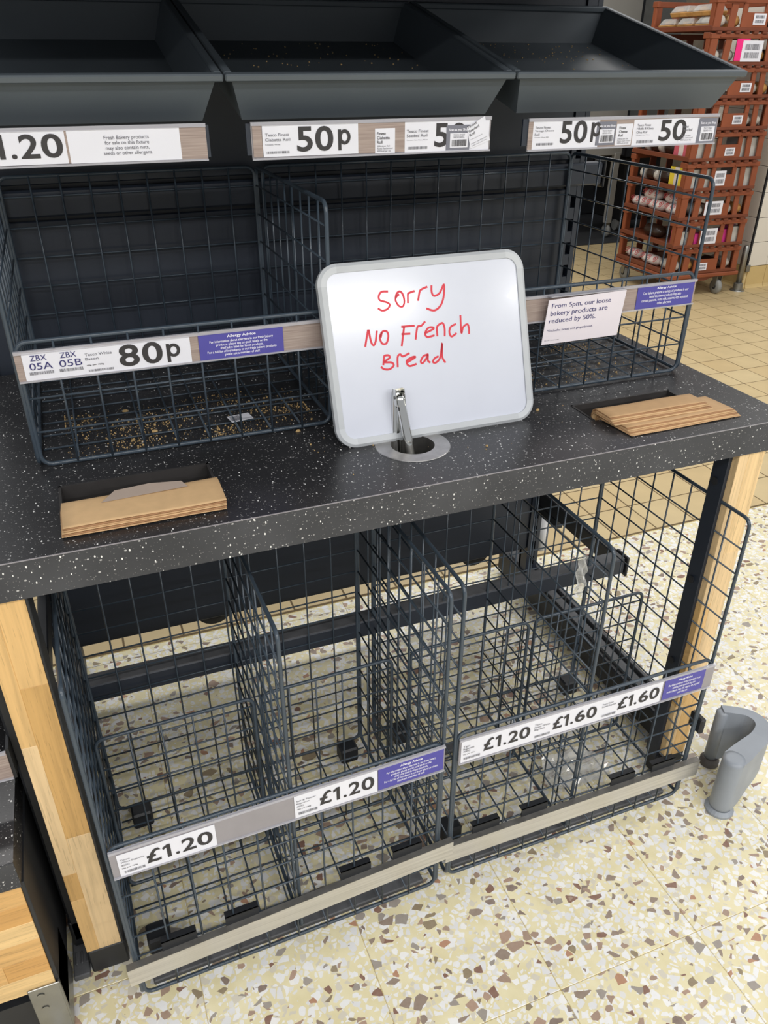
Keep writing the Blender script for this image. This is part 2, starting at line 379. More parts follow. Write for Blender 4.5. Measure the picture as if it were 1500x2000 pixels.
    def lines(self, rows, m, sc, t1, t0, h, width, bold=0.0, parent=None, align='C', shear=0.0):
        """rows of small print, each a piece of lettering scaled alike; widest row = width"""
        k = max(max(v[0] for v in glyphs(r, bold)[0])-min(v[0] for v in glyphs(r, bold)[0]) for r in rows)
        sx = width/k; n = len(rows); dt = (t1-t0)/n; mb = MB()
        for i, r in enumerate(rows):
            vs, fs = glyphs(r, bold); xs = [v[0] for v in vs]; w = (max(xs)-min(xs))*sx
            o0 = sc-w/2 if align == 'C' else sc
            base = t1-dt*(i+0.78); b = len(mb.v)
            for x, y, z in vs: mb.v.append(tuple(self.pt(o0+(x-min(xs))*sx+shear*y*dt, base+y*dt*1.0, h)))
            mb.f += [tuple(b+j for j in f) for f in fs]
        off = (0, 0, 0); r = self.p
        while r.parent is not None: r = r.parent
        if r.name not in LOCAL: off = tuple(r.location)
        return add('lettering', mb.mesh('lettering', off, recalc=False), m, parent or self.p)
    def barcode(self, s0, t0, s1, t1, h, m=None, parent=None, seed=1):
        rd = random.Random(seed); mb = MB(); s = s0; L = s1-s0
        while s < s1:
            w = L*rd.choice((0.010, 0.012, 0.02, 0.028)); mb.quad([self.pt(s, t0, h), self.pt(min(s+w, s1), t0, h), self.pt(min(s+w, s1), t1, h), self.pt(s, t1, h)]); s += w+L*rd.choice((0.010, 0.014, 0.026))
        off = (0, 0, 0); r = self.p
        while r.parent is not None: r = r.parent
        if r.name not in LOCAL: off = tuple(r.location)
        return add('barcode', mb.mesh('barcode', off, recalc=False), m or ink, parent or self.p)
# ------------------------------------------------------------------ FLOOR
fl = struct('floor', MB().box(-7, 9, -9, 8.0, -0.06, -0.0012), grout)
TP = 0.3035
tt = MB().box(0.0005, TP-0.0005, 0.0005, TP-0.0005, -0.02, 0.0).mesh('terrazzo_tile', bevel=0.0008); tt.materials.append(terr)
y4 = -0.33+4*TP
cut = MB().box(0.0005, TP-0.0005, 0.0005, 0.922-y4, -0.02, 0.0).mesh('terrazzo_tile', bevel=0.0008); cut.materials.append(terr)
for i in range(-6, 9):
    for j in range(-4, 5):
        o = add('terrazzo_tile', cut if j == 4 else tt, terr, fl); o.location = (0.375+i*TP, -0.33+j*TP, 0)
_x0, _x1, _y0 = 0.375-6*TP, 0.375+9*TP, -0.33-4*TP
_fb = MB().box(-7, 9, -9, _y0, -0.02, 0.0).box(-7, _x0, _y0, 0.922, -0.02, 0.0).box(_x1, 9, _y0, 0.922, -0.02, 0.0).build('terrazzo_beyond', terr, fl); _fb['kind'] = 'stuff'
qb = MB().box(-3.2, 6.5, 0.927, 8.0, -0.03, -0.0009).build('tile_bed', qgrout, fl)
QX, QY = 0.1675, 0.170
qme = []
for q in qtiles:
    me = MB().box(0.0026, QX-0.0026, 0.0026, QY-0.0026, -0.012, 0.0).mesh('quarry_tile', bevel=0.001); me.materials.append(q); qme.append(me)
cand = []
for i in range(-30, 20):
    for j in range(0, 42):
        x, y = 3.275+i*QX, 0.933+j*QY
        if x < -1.9 or x > 6.0 or y > 7.7: continue
        # how large a tile shows: nearer first, only inside the view wedge
        d = Vector((x+QX/2, y+QY/2, 0))-cam.location; z = d.dot(_f); u = d.dot(_x2)/z*1534.3+750; w = 1000-d.dot(_u2)/z*1534.3
        vis = -80 < u < 1580 and -80 < w < 2080
        cand.append((0 if vis else 1, d.length, x, y))
cand.sort()
rest = MB()
for n, (_, d, x, y) in enumerate(cand):
    if n < 300:
        o = add('quarry_tile', qme[random.choice((0, 0, 1, 1, 2))], None, fl); o.location = (x, y, 0)
    else: rest.box(x+0.0026, x+QX-0.0026, y+0.0026, y+QY-0.0026, -0.012, 0.0)
far = rest.build('quarry_tiles_beyond', qtiles[0], fl); far['kind'] = 'stuff'
# ------------------------------------------------------------------ WALLS in view
wb = struct('wall_back', MB().box(-1.0, 8.0, 7.0, 7.1, 0, 3.3), wallgrey)
wr = struct('wall_right', MB().box(3.992, 6.4, 3.478, 4.6, 0.0, 2.6), wgrout)
TH = 0.1656
wt = MB().box(0.0015, TH*1.0-0.0015, -0.006, 0.004, 0.0015, TH-0.0015).mesh('wall_tile', bevel=0.0012); wt.materials.append(tilew)
ws = MB().box(-0.006, 0.004, 0.0015, TH-0.0015, 0.0015, TH-0.0015).mesh('wall_tile', bevel=0.0012); ws.materials.append(tilew)
for j in range(12):
    for i in range(8):
        o = add('wall_tile', wt, tilew, wr); o.location = (3.998+i*TH, 3.476, 0.152+j*TH)
    for i in range(4):
        o = add('wall_tile', ws, tilew, wr); o.location = (3.992, 3.485+i*TH, 0.152+j*TH)
ct = MB().prism([(0.0015, 0.004, 0.0), (0.0015, -0.022, 0.0), (0.0015, -0.014, 0.008), (0.0015, -0.009, 0.022), (0.0015, -0.008, 0.15), (0.0015, 0.004, 0.15)], (TH-0.003, 0, 0)).mesh('cove_tile'); ct.materials.append(covet)
cs = MB().prism([(0.004, 0.0015, 0.0), (-0.022, 0.0015, 0.0), (-0.014, 0.0015, 0.008), (-0.009, 0.0015, 0.022), (-0.008, 0.0015, 0.15), (0.004, 0.0015, 0.15)], (0, TH-0.003, 0)).mesh('cove_tile'); cs.materials.append(covet)
for i in range(8): o = add('cove_tile', ct, covet, wr); o.location = (4.004+i*TH, 3.476, 0)
for i in range(4): o = add('cove_tile', cs, covet, wr); o.location = (3.992, 3.49+i*TH, 0)
MB().lathe([(0.026, 0), (0.018, 0.01), (0.015, 0.02), (0.015, 0.152)], (4.0, 3.486, 0), 12).build('cove_corner', covet, wr, smooth=True)
MB().box(3.984, 3.997, 3.468, 3.478, 0.152, 2.1).build('corner_trim', blackp, wr)
MB().box(3.978, 4.012, 3.458, 3.468, 0.118, 0.165).build('corner_guard', galv, wr, bevel=0.002)
solo(MB().box(2.2, 6.4, 5.14, 6.9, 0.0, 0.006), 'rubber_mat', matdark, 'large dark floor mat in the doorway behind the red crates', 'mat')
# ------------------------------------------------------------------ DISPLAY STAND (uprights, rails, back panels)
XL, XR = -0.76, 0.65
st = thing('display_stand', 'navy steel display stand frame carrying the bread counter, with slotted uprights', 'stand', (-0.05, 0.76, 0))
for x0 in (0.612, -0.735):
    w = 0.038
    m = MB().box(x0, x0+0.012, 0.752, 0.792, 0.03, 2.0).box(x0+0.026, x0+w, 0.752, 0.792, 0.03, 2.0).box(x0, x0+w, 0.784, 0.794, 0.03, 2.0)
    z = 0.03
    while z < 1.98: m.box(x0+0.011, x0+0.027, 0.753, 0.786, z, z+0.026); z += 0.0545
    m.build('upright', navy, st)
    MB().box(x0-0.01, x0+0.055, 0.06, 0.90, 0.012, 0.085).build('base_rail', blackp, st, bevel=0.004)
    MB().box(x0+0.004, x0+0.030, 0.10, 0.86, 0.084, 0.092).box(x0+0.040, x0+0.050, 0.10, 0.86, 0.084, 0.097).build('base_rail_lip', dusty, st, bevel=0.001)
for i, (z0, z1) in enumerate(((0.17, 0.50), (0.504, 0.834), (0.838, 1.188), (1.252, 1.60), (1.604, 1.95))):
    MB().box(-0.735, 0.612, 0.758, 0.772, z0, z1).build('back_panel', navy, st, bevel=0.002)
MB().box(-0.76, 0.65, 0.06, 0.795, 1.63, 1.66).build('added_shade_shelf', navy, st, bevel=0.003)  # assumed shelf out of view, added to shade the tray interiors from above
MB().box(-0.735, 0.612, 0.764, 0.778, 0.175, 1.94).build('panel_backing', blackp, st)
rr_ = MB().box(-0.80, 0.700, 0.744, 0.780, 1.196, 1.245).build('rear_rail', navy, st, bevel=0.004)
MB().box(0.700, 0.706, 0.740, 0.784, 1.190, 1.250).build('end_cap', blackp, rr_, bevel=0.002)
bm_ = MB().box(-0.752, 0.648, 0.362, 0.402, 0.324, 0.368).build('cross_beam', navy, st, bevel=0.003)
MB().box(-0.75, 0.646, 0.364, 0.400, 0.368, 0.3695).build('dust_film', dusty, bm_)
MB().box(0.648, 0.656, 0.356, 0.404, 0.318, 0.374).build('end_cap', blackp, bm_, bevel=0.002)
for x0 in (0.632, -0.735):
    MB().box(x0, x0+0.022, 0.403, 0.752, 0.322, 0.370).build('side_arm', blackp, st, bevel=0.003)
    MB().box(x0, x0+0.022, 0.65, 0.752, 0.295, 0.322).build('gusset', blackp, st, bevel=0.002)
MB().lathe([(0.015, 0.0), (0.015, 0.14)], (0.690, 0.80, 0.125), 14).build('white_tube', whitetube, st, smooth=True)
for x in (0.455, -0.33):
    MB().lathe([(0.03, -0.012), (0.05, -0.010), (0.05, 0.010), (0.03, 0.012)], (x, 0.80, 0.176), 24, 'Y').build('castor_disc', blackrub, st, smooth=True)
ft = MB().box(-0.749, -0.721, 0.0, 0.13, 0.0, 0.014)
for q in range(3): ft.box(-0.744+q*0.009, -0.740+q*0.009, 0.02, 0.045, 0.014, 0.020)
ft.build('slotted_foot', dusty, st, bevel=0.002)
MB().box(-0.742, -0.722, 0.06, 0.40, 0.03, 0.80).build('side_gusset', blackp, st, bevel=0.004)
# ------------------------------------------------------------------ WORKTOP
HT, HB = 0.900, 0.842
wk = thing('worktop', 'black speckled laminate worktop with two bag slots and a steel ring', 'worktop', (-0.05, 0.38, HB))
SL = (-0.598, -0.372, 0.110, 0.196); SR = (0.300, 0.522, 0.118, 0.192); RC = (-0.041, 0.140)
def slab():
    me = MB().box(-0.76, XR, 0.0015, 0.74, HB, HT).mesh('slab', tuple(wk.location)); o = bpy.data.objects.new('slab', me); COL.objects.link(o)
    cut = MB()
    for a in (SL, SR): cut.box(a[0], a[1], a[2], a[3], HB-0.05, HT+0.05)
    cut.lathe([(0.0375, -0.1), (0.0375, 0.12)], (RC[0], RC[1], HB), 40)
    cm = cut.mesh('cutter', tuple(wk.location)); co = bpy.data.objects.new('cutter', cm); COL.objects.link(co)
    md = o.modifiers.new('cut', 'BOOLEAN'); md.object = co; md.operation = 'DIFFERENCE'; md.solver = 'EXACT'
    dg = bpy.context.evaluated_depsgraph_get(); res = bpy.data.meshes.new_from_object(o.evaluated_get(dg))
    bpy.data.objects.remove(o); bpy.data.objects.remove(co)
    return res
sl = slab(); sl.name = 'top_slab'; sl.materials.clear(); sl.materials.append(top_m)
add('top_slab', sl, top_m, wk)
MB().box(-0.76, XR, 0.0, 0.0015, HB, HT-0.0006).build('edge_band', edge_m, wk)
MB().box(-0.76, XR, -0.0002, 0.0016, HT-0.0008, HT+0.0002).build('edge_seam', greyholder, wk)
MB().box(XR, XR+0.0015, 0.0, 0.74, HB, HT-0.0006).build('edge_band', edge_m, wk)
for a in (SL, SR):
    t = 0.004; d = 0.115
    m = MB().box(a[0], a[0]+t, a[2], a[3], HT-d, HT+0.001).box(a[1]-t, a[1], a[2], a[3], HT-d, HT+0.001).box(a[0], a[1], a[3]-t, a[3], HT-d, HT+0.001).box(a[0], a[1], a[2], a[2]+t, HT-d, HT-0.004).box(a[0], a[1], a[2], a[3], HT-d-0.004, HT-d)
    m.build('slot_liner', liner_m, wk)
ring = MB(); n = 48
prof = [(0.037, HT-0.075), (0.037, HT+0.0012), (0.0625, HT+0.0012), (0.0635, HT+0.0002), (0.0375, HT+0.0002), (0.0385, HT-0.075)]
b0 = len(ring.v)
for r_, z_ in prof:
    for j in range(n): a = 2*math.pi*j/n; ring.v.append((RC[0]+r_*math.cos(a), RC[1]+r_*math.sin(a), z_))
for i in range(len(prof)):
    for j in range(n): p0 = i*n; p1 = ((i+1) % len(prof))*n; ring.f.append((p0+j, p0+(j+1) % n, p1+(j+1) % n, p1+j))
ring.build('steel_ring', ringsteel, wk)
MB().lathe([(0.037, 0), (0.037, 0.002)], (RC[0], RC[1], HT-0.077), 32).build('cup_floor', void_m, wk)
# ------------------------------------------------------------------ COUNTER LEGS
def leg(x0, label, left):
    w, d = 0.0595, 0.036; y0 = 0.006
    t = thing('counter_leg', label, 'leg', (x0+w/2, y0+0.03, 0))
    sp = x0+w*0.37
    if left: cells = [(x0, sp, 0.579, 0.8415, 0), (x0, sp, 0.281, 0.579, 1), (x0, sp, 0.212, 0.281, 2), (x0, sp, 0.064, 0.212, 0), (sp, x0+w, 0.689, 0.8415, 0), (sp, x0+w, 0.366, 0.689, 2), (sp, x0+w, 0.064, 0.366, 1)]
    else: cells = [(x0, sp, 0.50, 0.8415, 1), (x0, sp, 0.22, 0.50, 0), (x0, sp, 0.064, 0.22, 3), (sp, x0+w, 0.62, 0.8415, 3), (sp, x0+w, 0.31, 0.62, 1), (sp, x0+w, 0.064, 0.31, 0)]
    for a, b, z0, z1, mi in cells: MB().box(a, b, y0, y0+d, z0, z1).build('oak_stave', oaks[mi], t, bevel=0.0006)
    xa, xb = (x0, x0+w+0.006) if left else (x0-0.006, x0+w)
    MB().box(xa, xb, y0-0.001, y0+d+0.012, 0.0, 0.064).build('foot', blackp, t, bevel=0.003)
    px = x0+w if left else x0-0.008
    pl = MB().box(px, px+(0.004 if left else 0.008), y0+(0.0 if left else 0.014), y0+0.050, 0.05, 0.8415).build('steel_plate', blackp if left else navy, t, bevel=0.001)
    if not left:
        for z in (0.772, 0.547, 0.334): MB().lathe([(0.008, -0.004), (0.007, 0.0)], (px, 0.040, z), 12, 'X').build('bolt_head', blackp, pl)
    return t
leg(-0.717, 'oak block leg with black foot at the left end of the counter', True)
leg(0.5475, 'oak block leg with dark bolted steel plate at the right end of the counter', False)
# ------------------------------------------------------------------ WIRE BASKETS
G = 0.0547; RF, RT = 0.0036, 0.0018
def rrect(pt, u0, u1, w0, w1, r=0.018, corners=(1, 1, 1, 1), n=4):
    """closed rounded rectangle in a plane; pt(u,w)->point"""
    out = []
    for (cu, cw, a0, on, k) in ((u1, w0, -90, corners[1], (-1, 1)), (u1, w1, 0, corners[2], (-1, -1)), (u0, w1, 90, corners[3], (1, -1)), (u0, w0, 180, corners[0], (1, 1))):
        if not on: out.append(pt(cu, cw)); continue
        for i in range(n+1):
            a = R(a0+90*i/n); out.append(pt(cu+k[0]*r+r*math.cos(a), cw+k[1]*r+r*math.sin(a)))
    return out
def panel(name, parent, pt, nrm, u0, u1, w0, w1, m=None, side=1, gu=None, gw=None, frame=True, r=0.016):
    """wire panel: thick bent frame with welded thin wires; nrm = offset direction of wires"""
    nx = Vector(nrm)*RT*1.6*side; nx2 = -nx*0.3
    if frame:
        fr = MB().tube([pt(a, b) for a, b in rrect(lambda a, b: (a, b), u0, u1, w0, w1, r)], RF, 8, closed=True)
        fo = fr.build(name+'_frame', wire_m, parent, smooth=True)
    mb = MB()
    if gu is None:
        k = max(1, round((u1-u0)/G)); gu = [u0+(u1-u0)*i/k for i in range(1, k)]
    if gw is None:
        gw = []; z = w0+G
        while z < w1-0.02: gw.append(z); z += G
    for u in gu: mb.tube([Vector(pt(u, w0))+nx, Vector(pt(u, w1))+nx], RT, 6)
    for w in gw: mb.tube([Vector(pt(u0, w))+nx2, Vector(pt(u1, w))+nx2], RT, 6)
    return mb.build(name+'_wires', wire_m, fo if frame else parent, smooth=True)
def upper_basket(label, x0, x1, dup_left):
    y0, y1, z0, zf, zt = 0.268, 0.7365, HT+0.0065, 1.103, 1.270
    t = thing('wire_bread_basket', label, 'basket', ((x0+x1)/2, (y0+y1)/2, HT), group='upper wire baskets on the worktop')
    panel('front', t, lambda u, w: (u, y0, w), (0, -1, 0), x0+0.004, x1-0.004, z0, zf)
    panel('back', t, lambda u, w: (u, y1, w), (0, -1, 0), x0+0.004, x1-0.004, z0, zt)
    if dup_left: panel('side', t, lambda u, w: (x0, u, w), (-1, 0, 0), y0, y1, z0, zt)
    panel('side', t, lambda u, w: (x1, u, w), (1, 0, 0), y0, y1, z0, zt)
    panel('base', t, lambda u, w: (u, w, z0), (0, 0, 1), x0+0.006, x1-0.006, y0+0.006, y1-0.006, frame=False)
    return t
ub1 = upper_basket('low-fronted wire basket under the 80p baton price, left of the whiteboard', -0.6217, -0.1390, True)
ub2 = upper_basket('wide wire basket behind the whiteboard and the 5pm reduction card', -0.1310, 0.6040, False)
def lower_basket(label, x0, y0, ang, w, div, strip_tilt, sz):
    t = thing('floor_wire_basket', label, 'basket', (x0, y0, 0.0), (0, 0, ang), group='tall baguette baskets under the worktop')
    LOCAL.add(t.name)
    d, z0, zf, zs = 0.425, 0.0155, 0.412, 0.735
    panel('front', t, lambda u, k: (u, 0, k), (0, -1, 0), 0.004, w-0.004, z0, zf)
    panel('back', t, lambda u, k: (u, d, k), (0, -1, 0), 0.004, w-0.004, z0, zs)
    panel('side', t, lambda u, k: (0, u, k), (-1, 0, 0), 0, d, z0, zs)
    panel('side', t, lambda u, k: (w, u, k), (1, 0, 0), 0, d, z0, zs)
    panel('divider', t, lambda u, k: (div, u, k), (1, 0, 0), 0.006, d-0.006, z0+0.006, zs)
    panel('cross_divider', t, lambda u, k: (u, 0.222, k), (0, -1, 0), 0.006, div-0.008, z0+0.006, 0.425)
    panel('cross_divider', t, lambda u, k: (u, 0.222, k), (0, -1, 0), div+0.008, w-0.006, z0+0.006, 0.428)
    panel('base', t, lambda u, k: (u, k, z0+0.001), (0, 0, 1), 0.006, w-0.006, 0.006, d-0.006, frame=False)
    MB().box(0.02, w-0.02, 0.016, 0.040, 0.0, 0.012).build('base_runner', dusty, t, bevel=0.002)
    MB().box(0.02, w-0.02, 0.30, 0.325, 0.0, 0.012).build('base_runner', dusty, t, bevel=0.002)
    for cx, cy in ((0.03, 0.352), (w-0.075, 0.352), (0.022, 0.06)):
        MB().box(cx, cx+0.042, cy, cy+0.040, 0.020, 0.062).build('corner_block', blackp, t, bevel=0.004)
    # steel bumper strip with hooks
    sx0, sx1 = -0.014, w+0.024; L = sx1-sx0
    def zz(x): return sz+(x-sx0)*strip_tilt
    p = []
    for dz, (ya, yb) in ((0.0, (-0.0185, -0.0170)),):
        m = MB().hexa([(sx0, ya, zz(sx0)-0.044), (sx1, ya, zz(sx1)-0.044), (sx1, yb, zz(sx1)-0.044), (sx0, yb, zz(sx0)-0.044), (sx0, ya, zz(sx0)), (sx1, ya, zz(sx1)), (sx1, yb, zz(sx1)), (sx0, yb, zz(sx0))])
    so = m.build('bumper_strip', steel, t)
    MB().hexa([(sx0, -0.0185, zz(sx0)), (sx1, -0.0185, zz(sx1)), (sx1, -0.006, zz(sx1)), (sx0, -0.006, zz(sx0)), (sx0, -0.0185, zz(sx0)+0.0012), (sx1, -0.0185, zz(sx1)+0.0012), (sx1, -0.006, zz(sx1)+0.0012), (sx0, -0.006, zz(sx0)+0.0012)]).build('strip_flange', steel_top, so)
    for f in (0.15, 0.33, 0.68, 0.85):
        cx = sx0+L*f; z = zz(cx)
        MB().box(cx-0.030, cx+0.030, -0.0075, -0.0055, z-0.01, z+0.022).box(cx-0.030, cx+0.030, -0.0075, 0.006, z+0.020, z+0.022).build('hook_tab', blackp, so)
    return t
lb1 = lower_basket('left tall wire baguette basket under the worktop, beside the left oak leg', -0.634, -0.0745, math.atan2(0.0126, 0.578), 0.578, 0.2975, 0.045, 0.122)
lb2 = lower_basket('right tall wire baguette basket under the worktop, beside the grey floor guard', -0.029, -0.0548, 0.0005, 0.576, 0.287, 0.0, 0.127)
solo(MB().box(0.552, 0.566, -0.066, -0.030, 0.205, 0.245), 'plastic_clip', blackp, 'small black plastic clip on the right side of the right floor basket', 'clip', bevel=0.003)
# ------------------------------------------------------------------ TRAYS
def tray(x0, label, crumbs):
    w, d, h = 0.464, 0.468, 0.070; a = R(14.3)
    t = thing('bread_tray', label, 'tray', (x0, 0.300, 1.4405), (a, 0, 0), group='sloping trays above the baskets')
    LOCAL.add(t.name)
    i, tk = 0.024, 0.0035
    # outer shell and inner shell, open top
    o0 = [(0.008, 0.006), (w-0.008, 0.006), (w-0.008, d), (0.008, d)]; o1 = [(i+0.004, 0.030), (w-i-0.004, 0.030), (w-i-0.004, d-0.016), (i+0.004, d-0.016)]
    m = MB(); n = 0
    def ring_(pts, z): b = len(m.v); m.v += [(x, y, z) for x, y in pts]; return b
    def inset(p, k): return [(p[0][0]+k, p[0][1]+k), (p[1][0]-k, p[1][1]+k), (p[2][0]-k, p[2][1]-k), (p[3][0]+k, p[3][1]-k)]
    A = ring_(o0, -0.002); B = ring_(o1, -h); Ci = ring_(inset(o1, tk), -h+tk); D = ring_(inset(o0, tk), -0.002)
    for p, q in ((A, B), (Ci, D), (D, A)):
        for j in range(4): m.f.append((p+j, p+(j+1) % 4, q+(j+1) % 4, q+j))
    m.f.append((B, B+3, B+2, B+1)); m.f.append((Ci, Ci+1, Ci+2, Ci+3))
    m.build('tray_shell', navy_tray, t)
    rm = MB(); k = 0.0125
    for (xa, xb, ya, yb) in ((0, w, 0, k), (0, w, d-k, d), (0, k, k, d-k), (w-k, w, k, d-k)): rm.box(xa, xb, ya, yb, -0.010, 0.0)
    rm.build('rolled_rim', navy_tray, t, bevel=0.0018)
    if crumbs:
        c = MB(); rd = random.Random(int(x0*1000)+5)
        for q in range(crumbs):
            x = rd.uniform(i+0.02, w-i-0.02); y = rd.uniform(0.28, d-0.03) if rd.random() < 0.8 else rd.uniform(0.06, d-0.03); s = rd.uniform(0.0006, 0.0018)
            c.box(x, x+s*1.5, y, y+s, -h+tk, -h+tk+s)
        o = c.build('crumbs', crumb, t); o['kind'] = 'stuff'
tray(-0.7365, 'slate sloping bread tray at the left, above the £1.20 label', 0)
tray(-0.2695, 'middle slate sloping bread tray with crumbs, above the ciabatta roll label', 60)
tray(0.1975, 'slate sloping bread tray at the right end, next to the red crates', 90)
# ------------------------------------------------------------------ LABEL STRIPS
def holder(label, P0, s0, s1, t0, t1, ax=(1, 0, 0), back=greyholder, name='label_strip'):
    t = thing(name, label, 'label', tuple(Vector(P0)+Vector(ax).normalized()*(s0+s1)/2+Vector((0, 0, t0))), group=None)
    S = Sheet(t, P0, ax)
    S.card('backing', back, s0, t0, s1, t1, -0.0012, 0.002)
    # clear lips along the top and the bottom
    mb = MB()
    for a, b in ((t0-0.0015, t0+0.0012), (t1-0.0025, t1+0.0025)):
        mb.prism([S.pt(s0, a, -0.003), S.pt(s1, a, -0.003), S.pt(s1, b, -0.003), S.pt(s0, b, -0.003)], S.n*0.0045)
    mb.build('clear_lip', clearp, t)
    return t, S
H0, H1, H2, H3 = 0.0, 0.0004, 0.0010, 0.0016
def allergy(S, s0, t0, s1, t1, rows, h=H0):
    c = S.card('allergy_card', blue, s0, t0, s1, t1, h+0.0002)
    w = s1-s0; m = (s0+s1)/2; hh = t1-t0
    S.text('Allergy Advice', inkwhite, m-w*0.17, t1-hh*0.23, m+w*0.17, t1-hh*0.10, h+0.0006, 0.022, c)
    S.lines(rows, inkwhite, m, t1-hh*0.26, t0+hh*0.10, h+0.0006, w*0.82, 0.01, c)
AL5 = ['For information about allergens in our fresh bakery', 'products, please see on pack labels or the', 'shelf edge label for loose products.', 'For a full list of ingredients in our fresh bakery products', 'please ask a member of staff.']
AL4 = ['Our bakers prepare a variety of products in our', 'bakeries, these products may also', 'contain peanuts, nuts, milk, sesame, egg, soya and', 'other allergens.']
def price(S, card, rows, tx, small, bar, big, seed, h=H0, mm=ink):
    """rows of product name, small unit price, barcode and big price parts"""
    for (r, b) in rows: S.text(r, inkgrey, b[0], b[1], b[2], b[3], h+0.0006, 0.004, card)
    if small: S.text(small[0], ink, *small[1], h+0.0006, 0.012, card)
    if bar: S.barcode(*bar, h+0.0006, inkgrey, card, seed)
    for (r, b) in big: S.big(r, mm, b[0], b[1], b[2], b[3], h+0.0006, 0.020, card)
# tray label, left
YT = 0.296
t, S = holder('white label strip on the left tray reading Fresh Bakery products, with grey wood-print end', (0, YT, 1.33), -0.70, -0.3055, 0.003, 0.048)
S.card('end_bracket', navy, -0.3055, 0.006, -0.301, 0.048, -0.002, 0.004)
c = S.card('price_card', paper, -0.66, 0.005, -0.4965, 0.0465, H1)
S.big('£1.20', ink, -0.617, 0.0128, -0.5005, 0.0425, H2, 0.020, c)
S.card('divider_slip', wprint, -0.4965, 0.005, -0.4935, 0.0465, H0)
c = S.card('notice_card', paper, -0.4935, 0.0045, -0.343, 0.046, H1)
S.lines(['Fresh Bakery products', 'for sale on this fixture', 'may also contain nuts,', 'seeds or other allergens.'], inkgrey, -0.416, 0.0385, 0.0125, H2, 0.066, 0.004, c)
S.card('wood_print_slip', wprint, -0.343, 0.0040, -0.306, 0.0455, H0)
# tray label, middle
t, S = holder('label strip on the middle tray with two 50p prices and a tilted paper slip', (0, YT, 1.33), -0.2405, 0.1525, 0.0005, 0.0475)
S.card('end_bracket', navy, -0.2475, 0.006, -0.2405, 0.048, -0.002, 0.004)
S.card('wood_print_slip', wprint, -0.2385, 0.003, -0.224, 0.0455, H0)
c = S.card('price_card', paper, -0.2245, 0.003, -0.0751, 0.0452, H0)
price(S, c, [('Tesco Finest', (-0.2198, 0.0305, -0.1838, 0.0346)), ('Ciabatta Roll', (-0.2202, 0.0240, -0.1824, 0.0281)), ('Contains: Wheat', (-0.2204, 0.0187, -0.1977, 0.0205))], 0, None, (-0.2189, 0.0071, -0.1845, 0.0106), [('50', (-0.1722, 0.0085, -0.1151, 0.0427)), ('p', (-0.1075, 0.0085, -0.0876, 0.0374))], 3)
S.card('wood_print_slip', wprint, -0.075, 0.003, 0.0021, 0.0448, -0.0002)
c = S.card('small_card', paper, -0.0476, 0.002, -0.0145, 0.0370, H1)
S.lines(['Finest', 'Ciabatta', 'Roll'], ink, -0.0447, 0.0325, 0.0145, H2, 0.0212, 0.008, c, 'L')
S.lines(['200kcal per Roll', 'Adults need around', '2000 kcal per day'], inkgrey, -0.0447, 0.0138, 0.0035, H2, 0.026, 0.0, c, 'L')
c = S.card('price_card', paper, 0.0021, 0.001, 0.1495, 0.0448, H0)
price(S, c, [('Tesco Finest', (0.0051, 0.0297, 0.0422, 0.0338)), ('Seeded Roll', (0.0052, 0.0232, 0.0401, 0.0275)), ('Contains: Rye, Oats, Wheat', (0.0052, 0.018, 0.041, 0.0198))], 0, None, (0.0073, 0.0059, 0.0406, 0.0098), [('50', (0.0526, 0.0077, 0.1090, 0.0419))], 4)
def scan_card(S, s0, t0, s1, t1, h, seed):
    c = S.card('scan_card', greycard, s0, t0, s1, t1, h)
    w, hh = s1-s0, t1-t0
    S.text('Scan as you Shop', inkwhite, s0+w*0.10, t1-hh*0.25, s1-w*0.06, t1-hh*0.13, h+0.0004, 0.02, c)
    d = S.card('barcode_panel', paper, s0+w*0.16, t0+hh*0.10, s1-w*0.08, t0+hh*0.68, h+0.0003)
    S.lines(['TESCO FINEST', 'SEEDED ROLL'], inkgrey, s0+w*0.54, t0+hh*0.65, t0+hh*0.46, h+0.0007, w*0.5, 0.0, d)
    S.barcode(s0+w*0.24, t0+hh*0.15, s1-w*0.14, t0+hh*0.42, h+0.0007, ink, d, seed)
scan_card(S, 0.0732, 0.0025, 0.1145, 0.0385, H1+0.0004, 5)
q = [(0.1164, 0.0036), (0.1512, 0.0151), (0.1393, 0.0505), (0.1083, 0.0349)]
c = S.card('tilted_slip', paper, 0, 0, 0, 0, H2+0.0006, 0.0005, q)
ang = math.atan2(0.0155, 0.031)
for r_, (a, b), wd, ht in (('Finest', (0.1105, 0.0325), 0.0175, 0.0040), ('Seeded', (0.1125, 0.0265), 0.020, 0.0040), ('Roll', (0.1145, 0.0210), 0.010, 0.0040)):
    S.text(r_, ink, a, b, a+wd, b+ht, H2+0.001, 0.008, c, ang)
for r_, (a, b), wd in (('215kcal per Roll', (0.1160, 0.0155), 0.022), ('Adults need around', (0.1175, 0.0095), 0.030), ('2000 kcal per day', (0.1185, 0.0060), 0.028)):
    S.text(r_, inkgrey, a, b, a+wd, b+0.0018, H2+0.001, 0.0, c, ang*0.8)
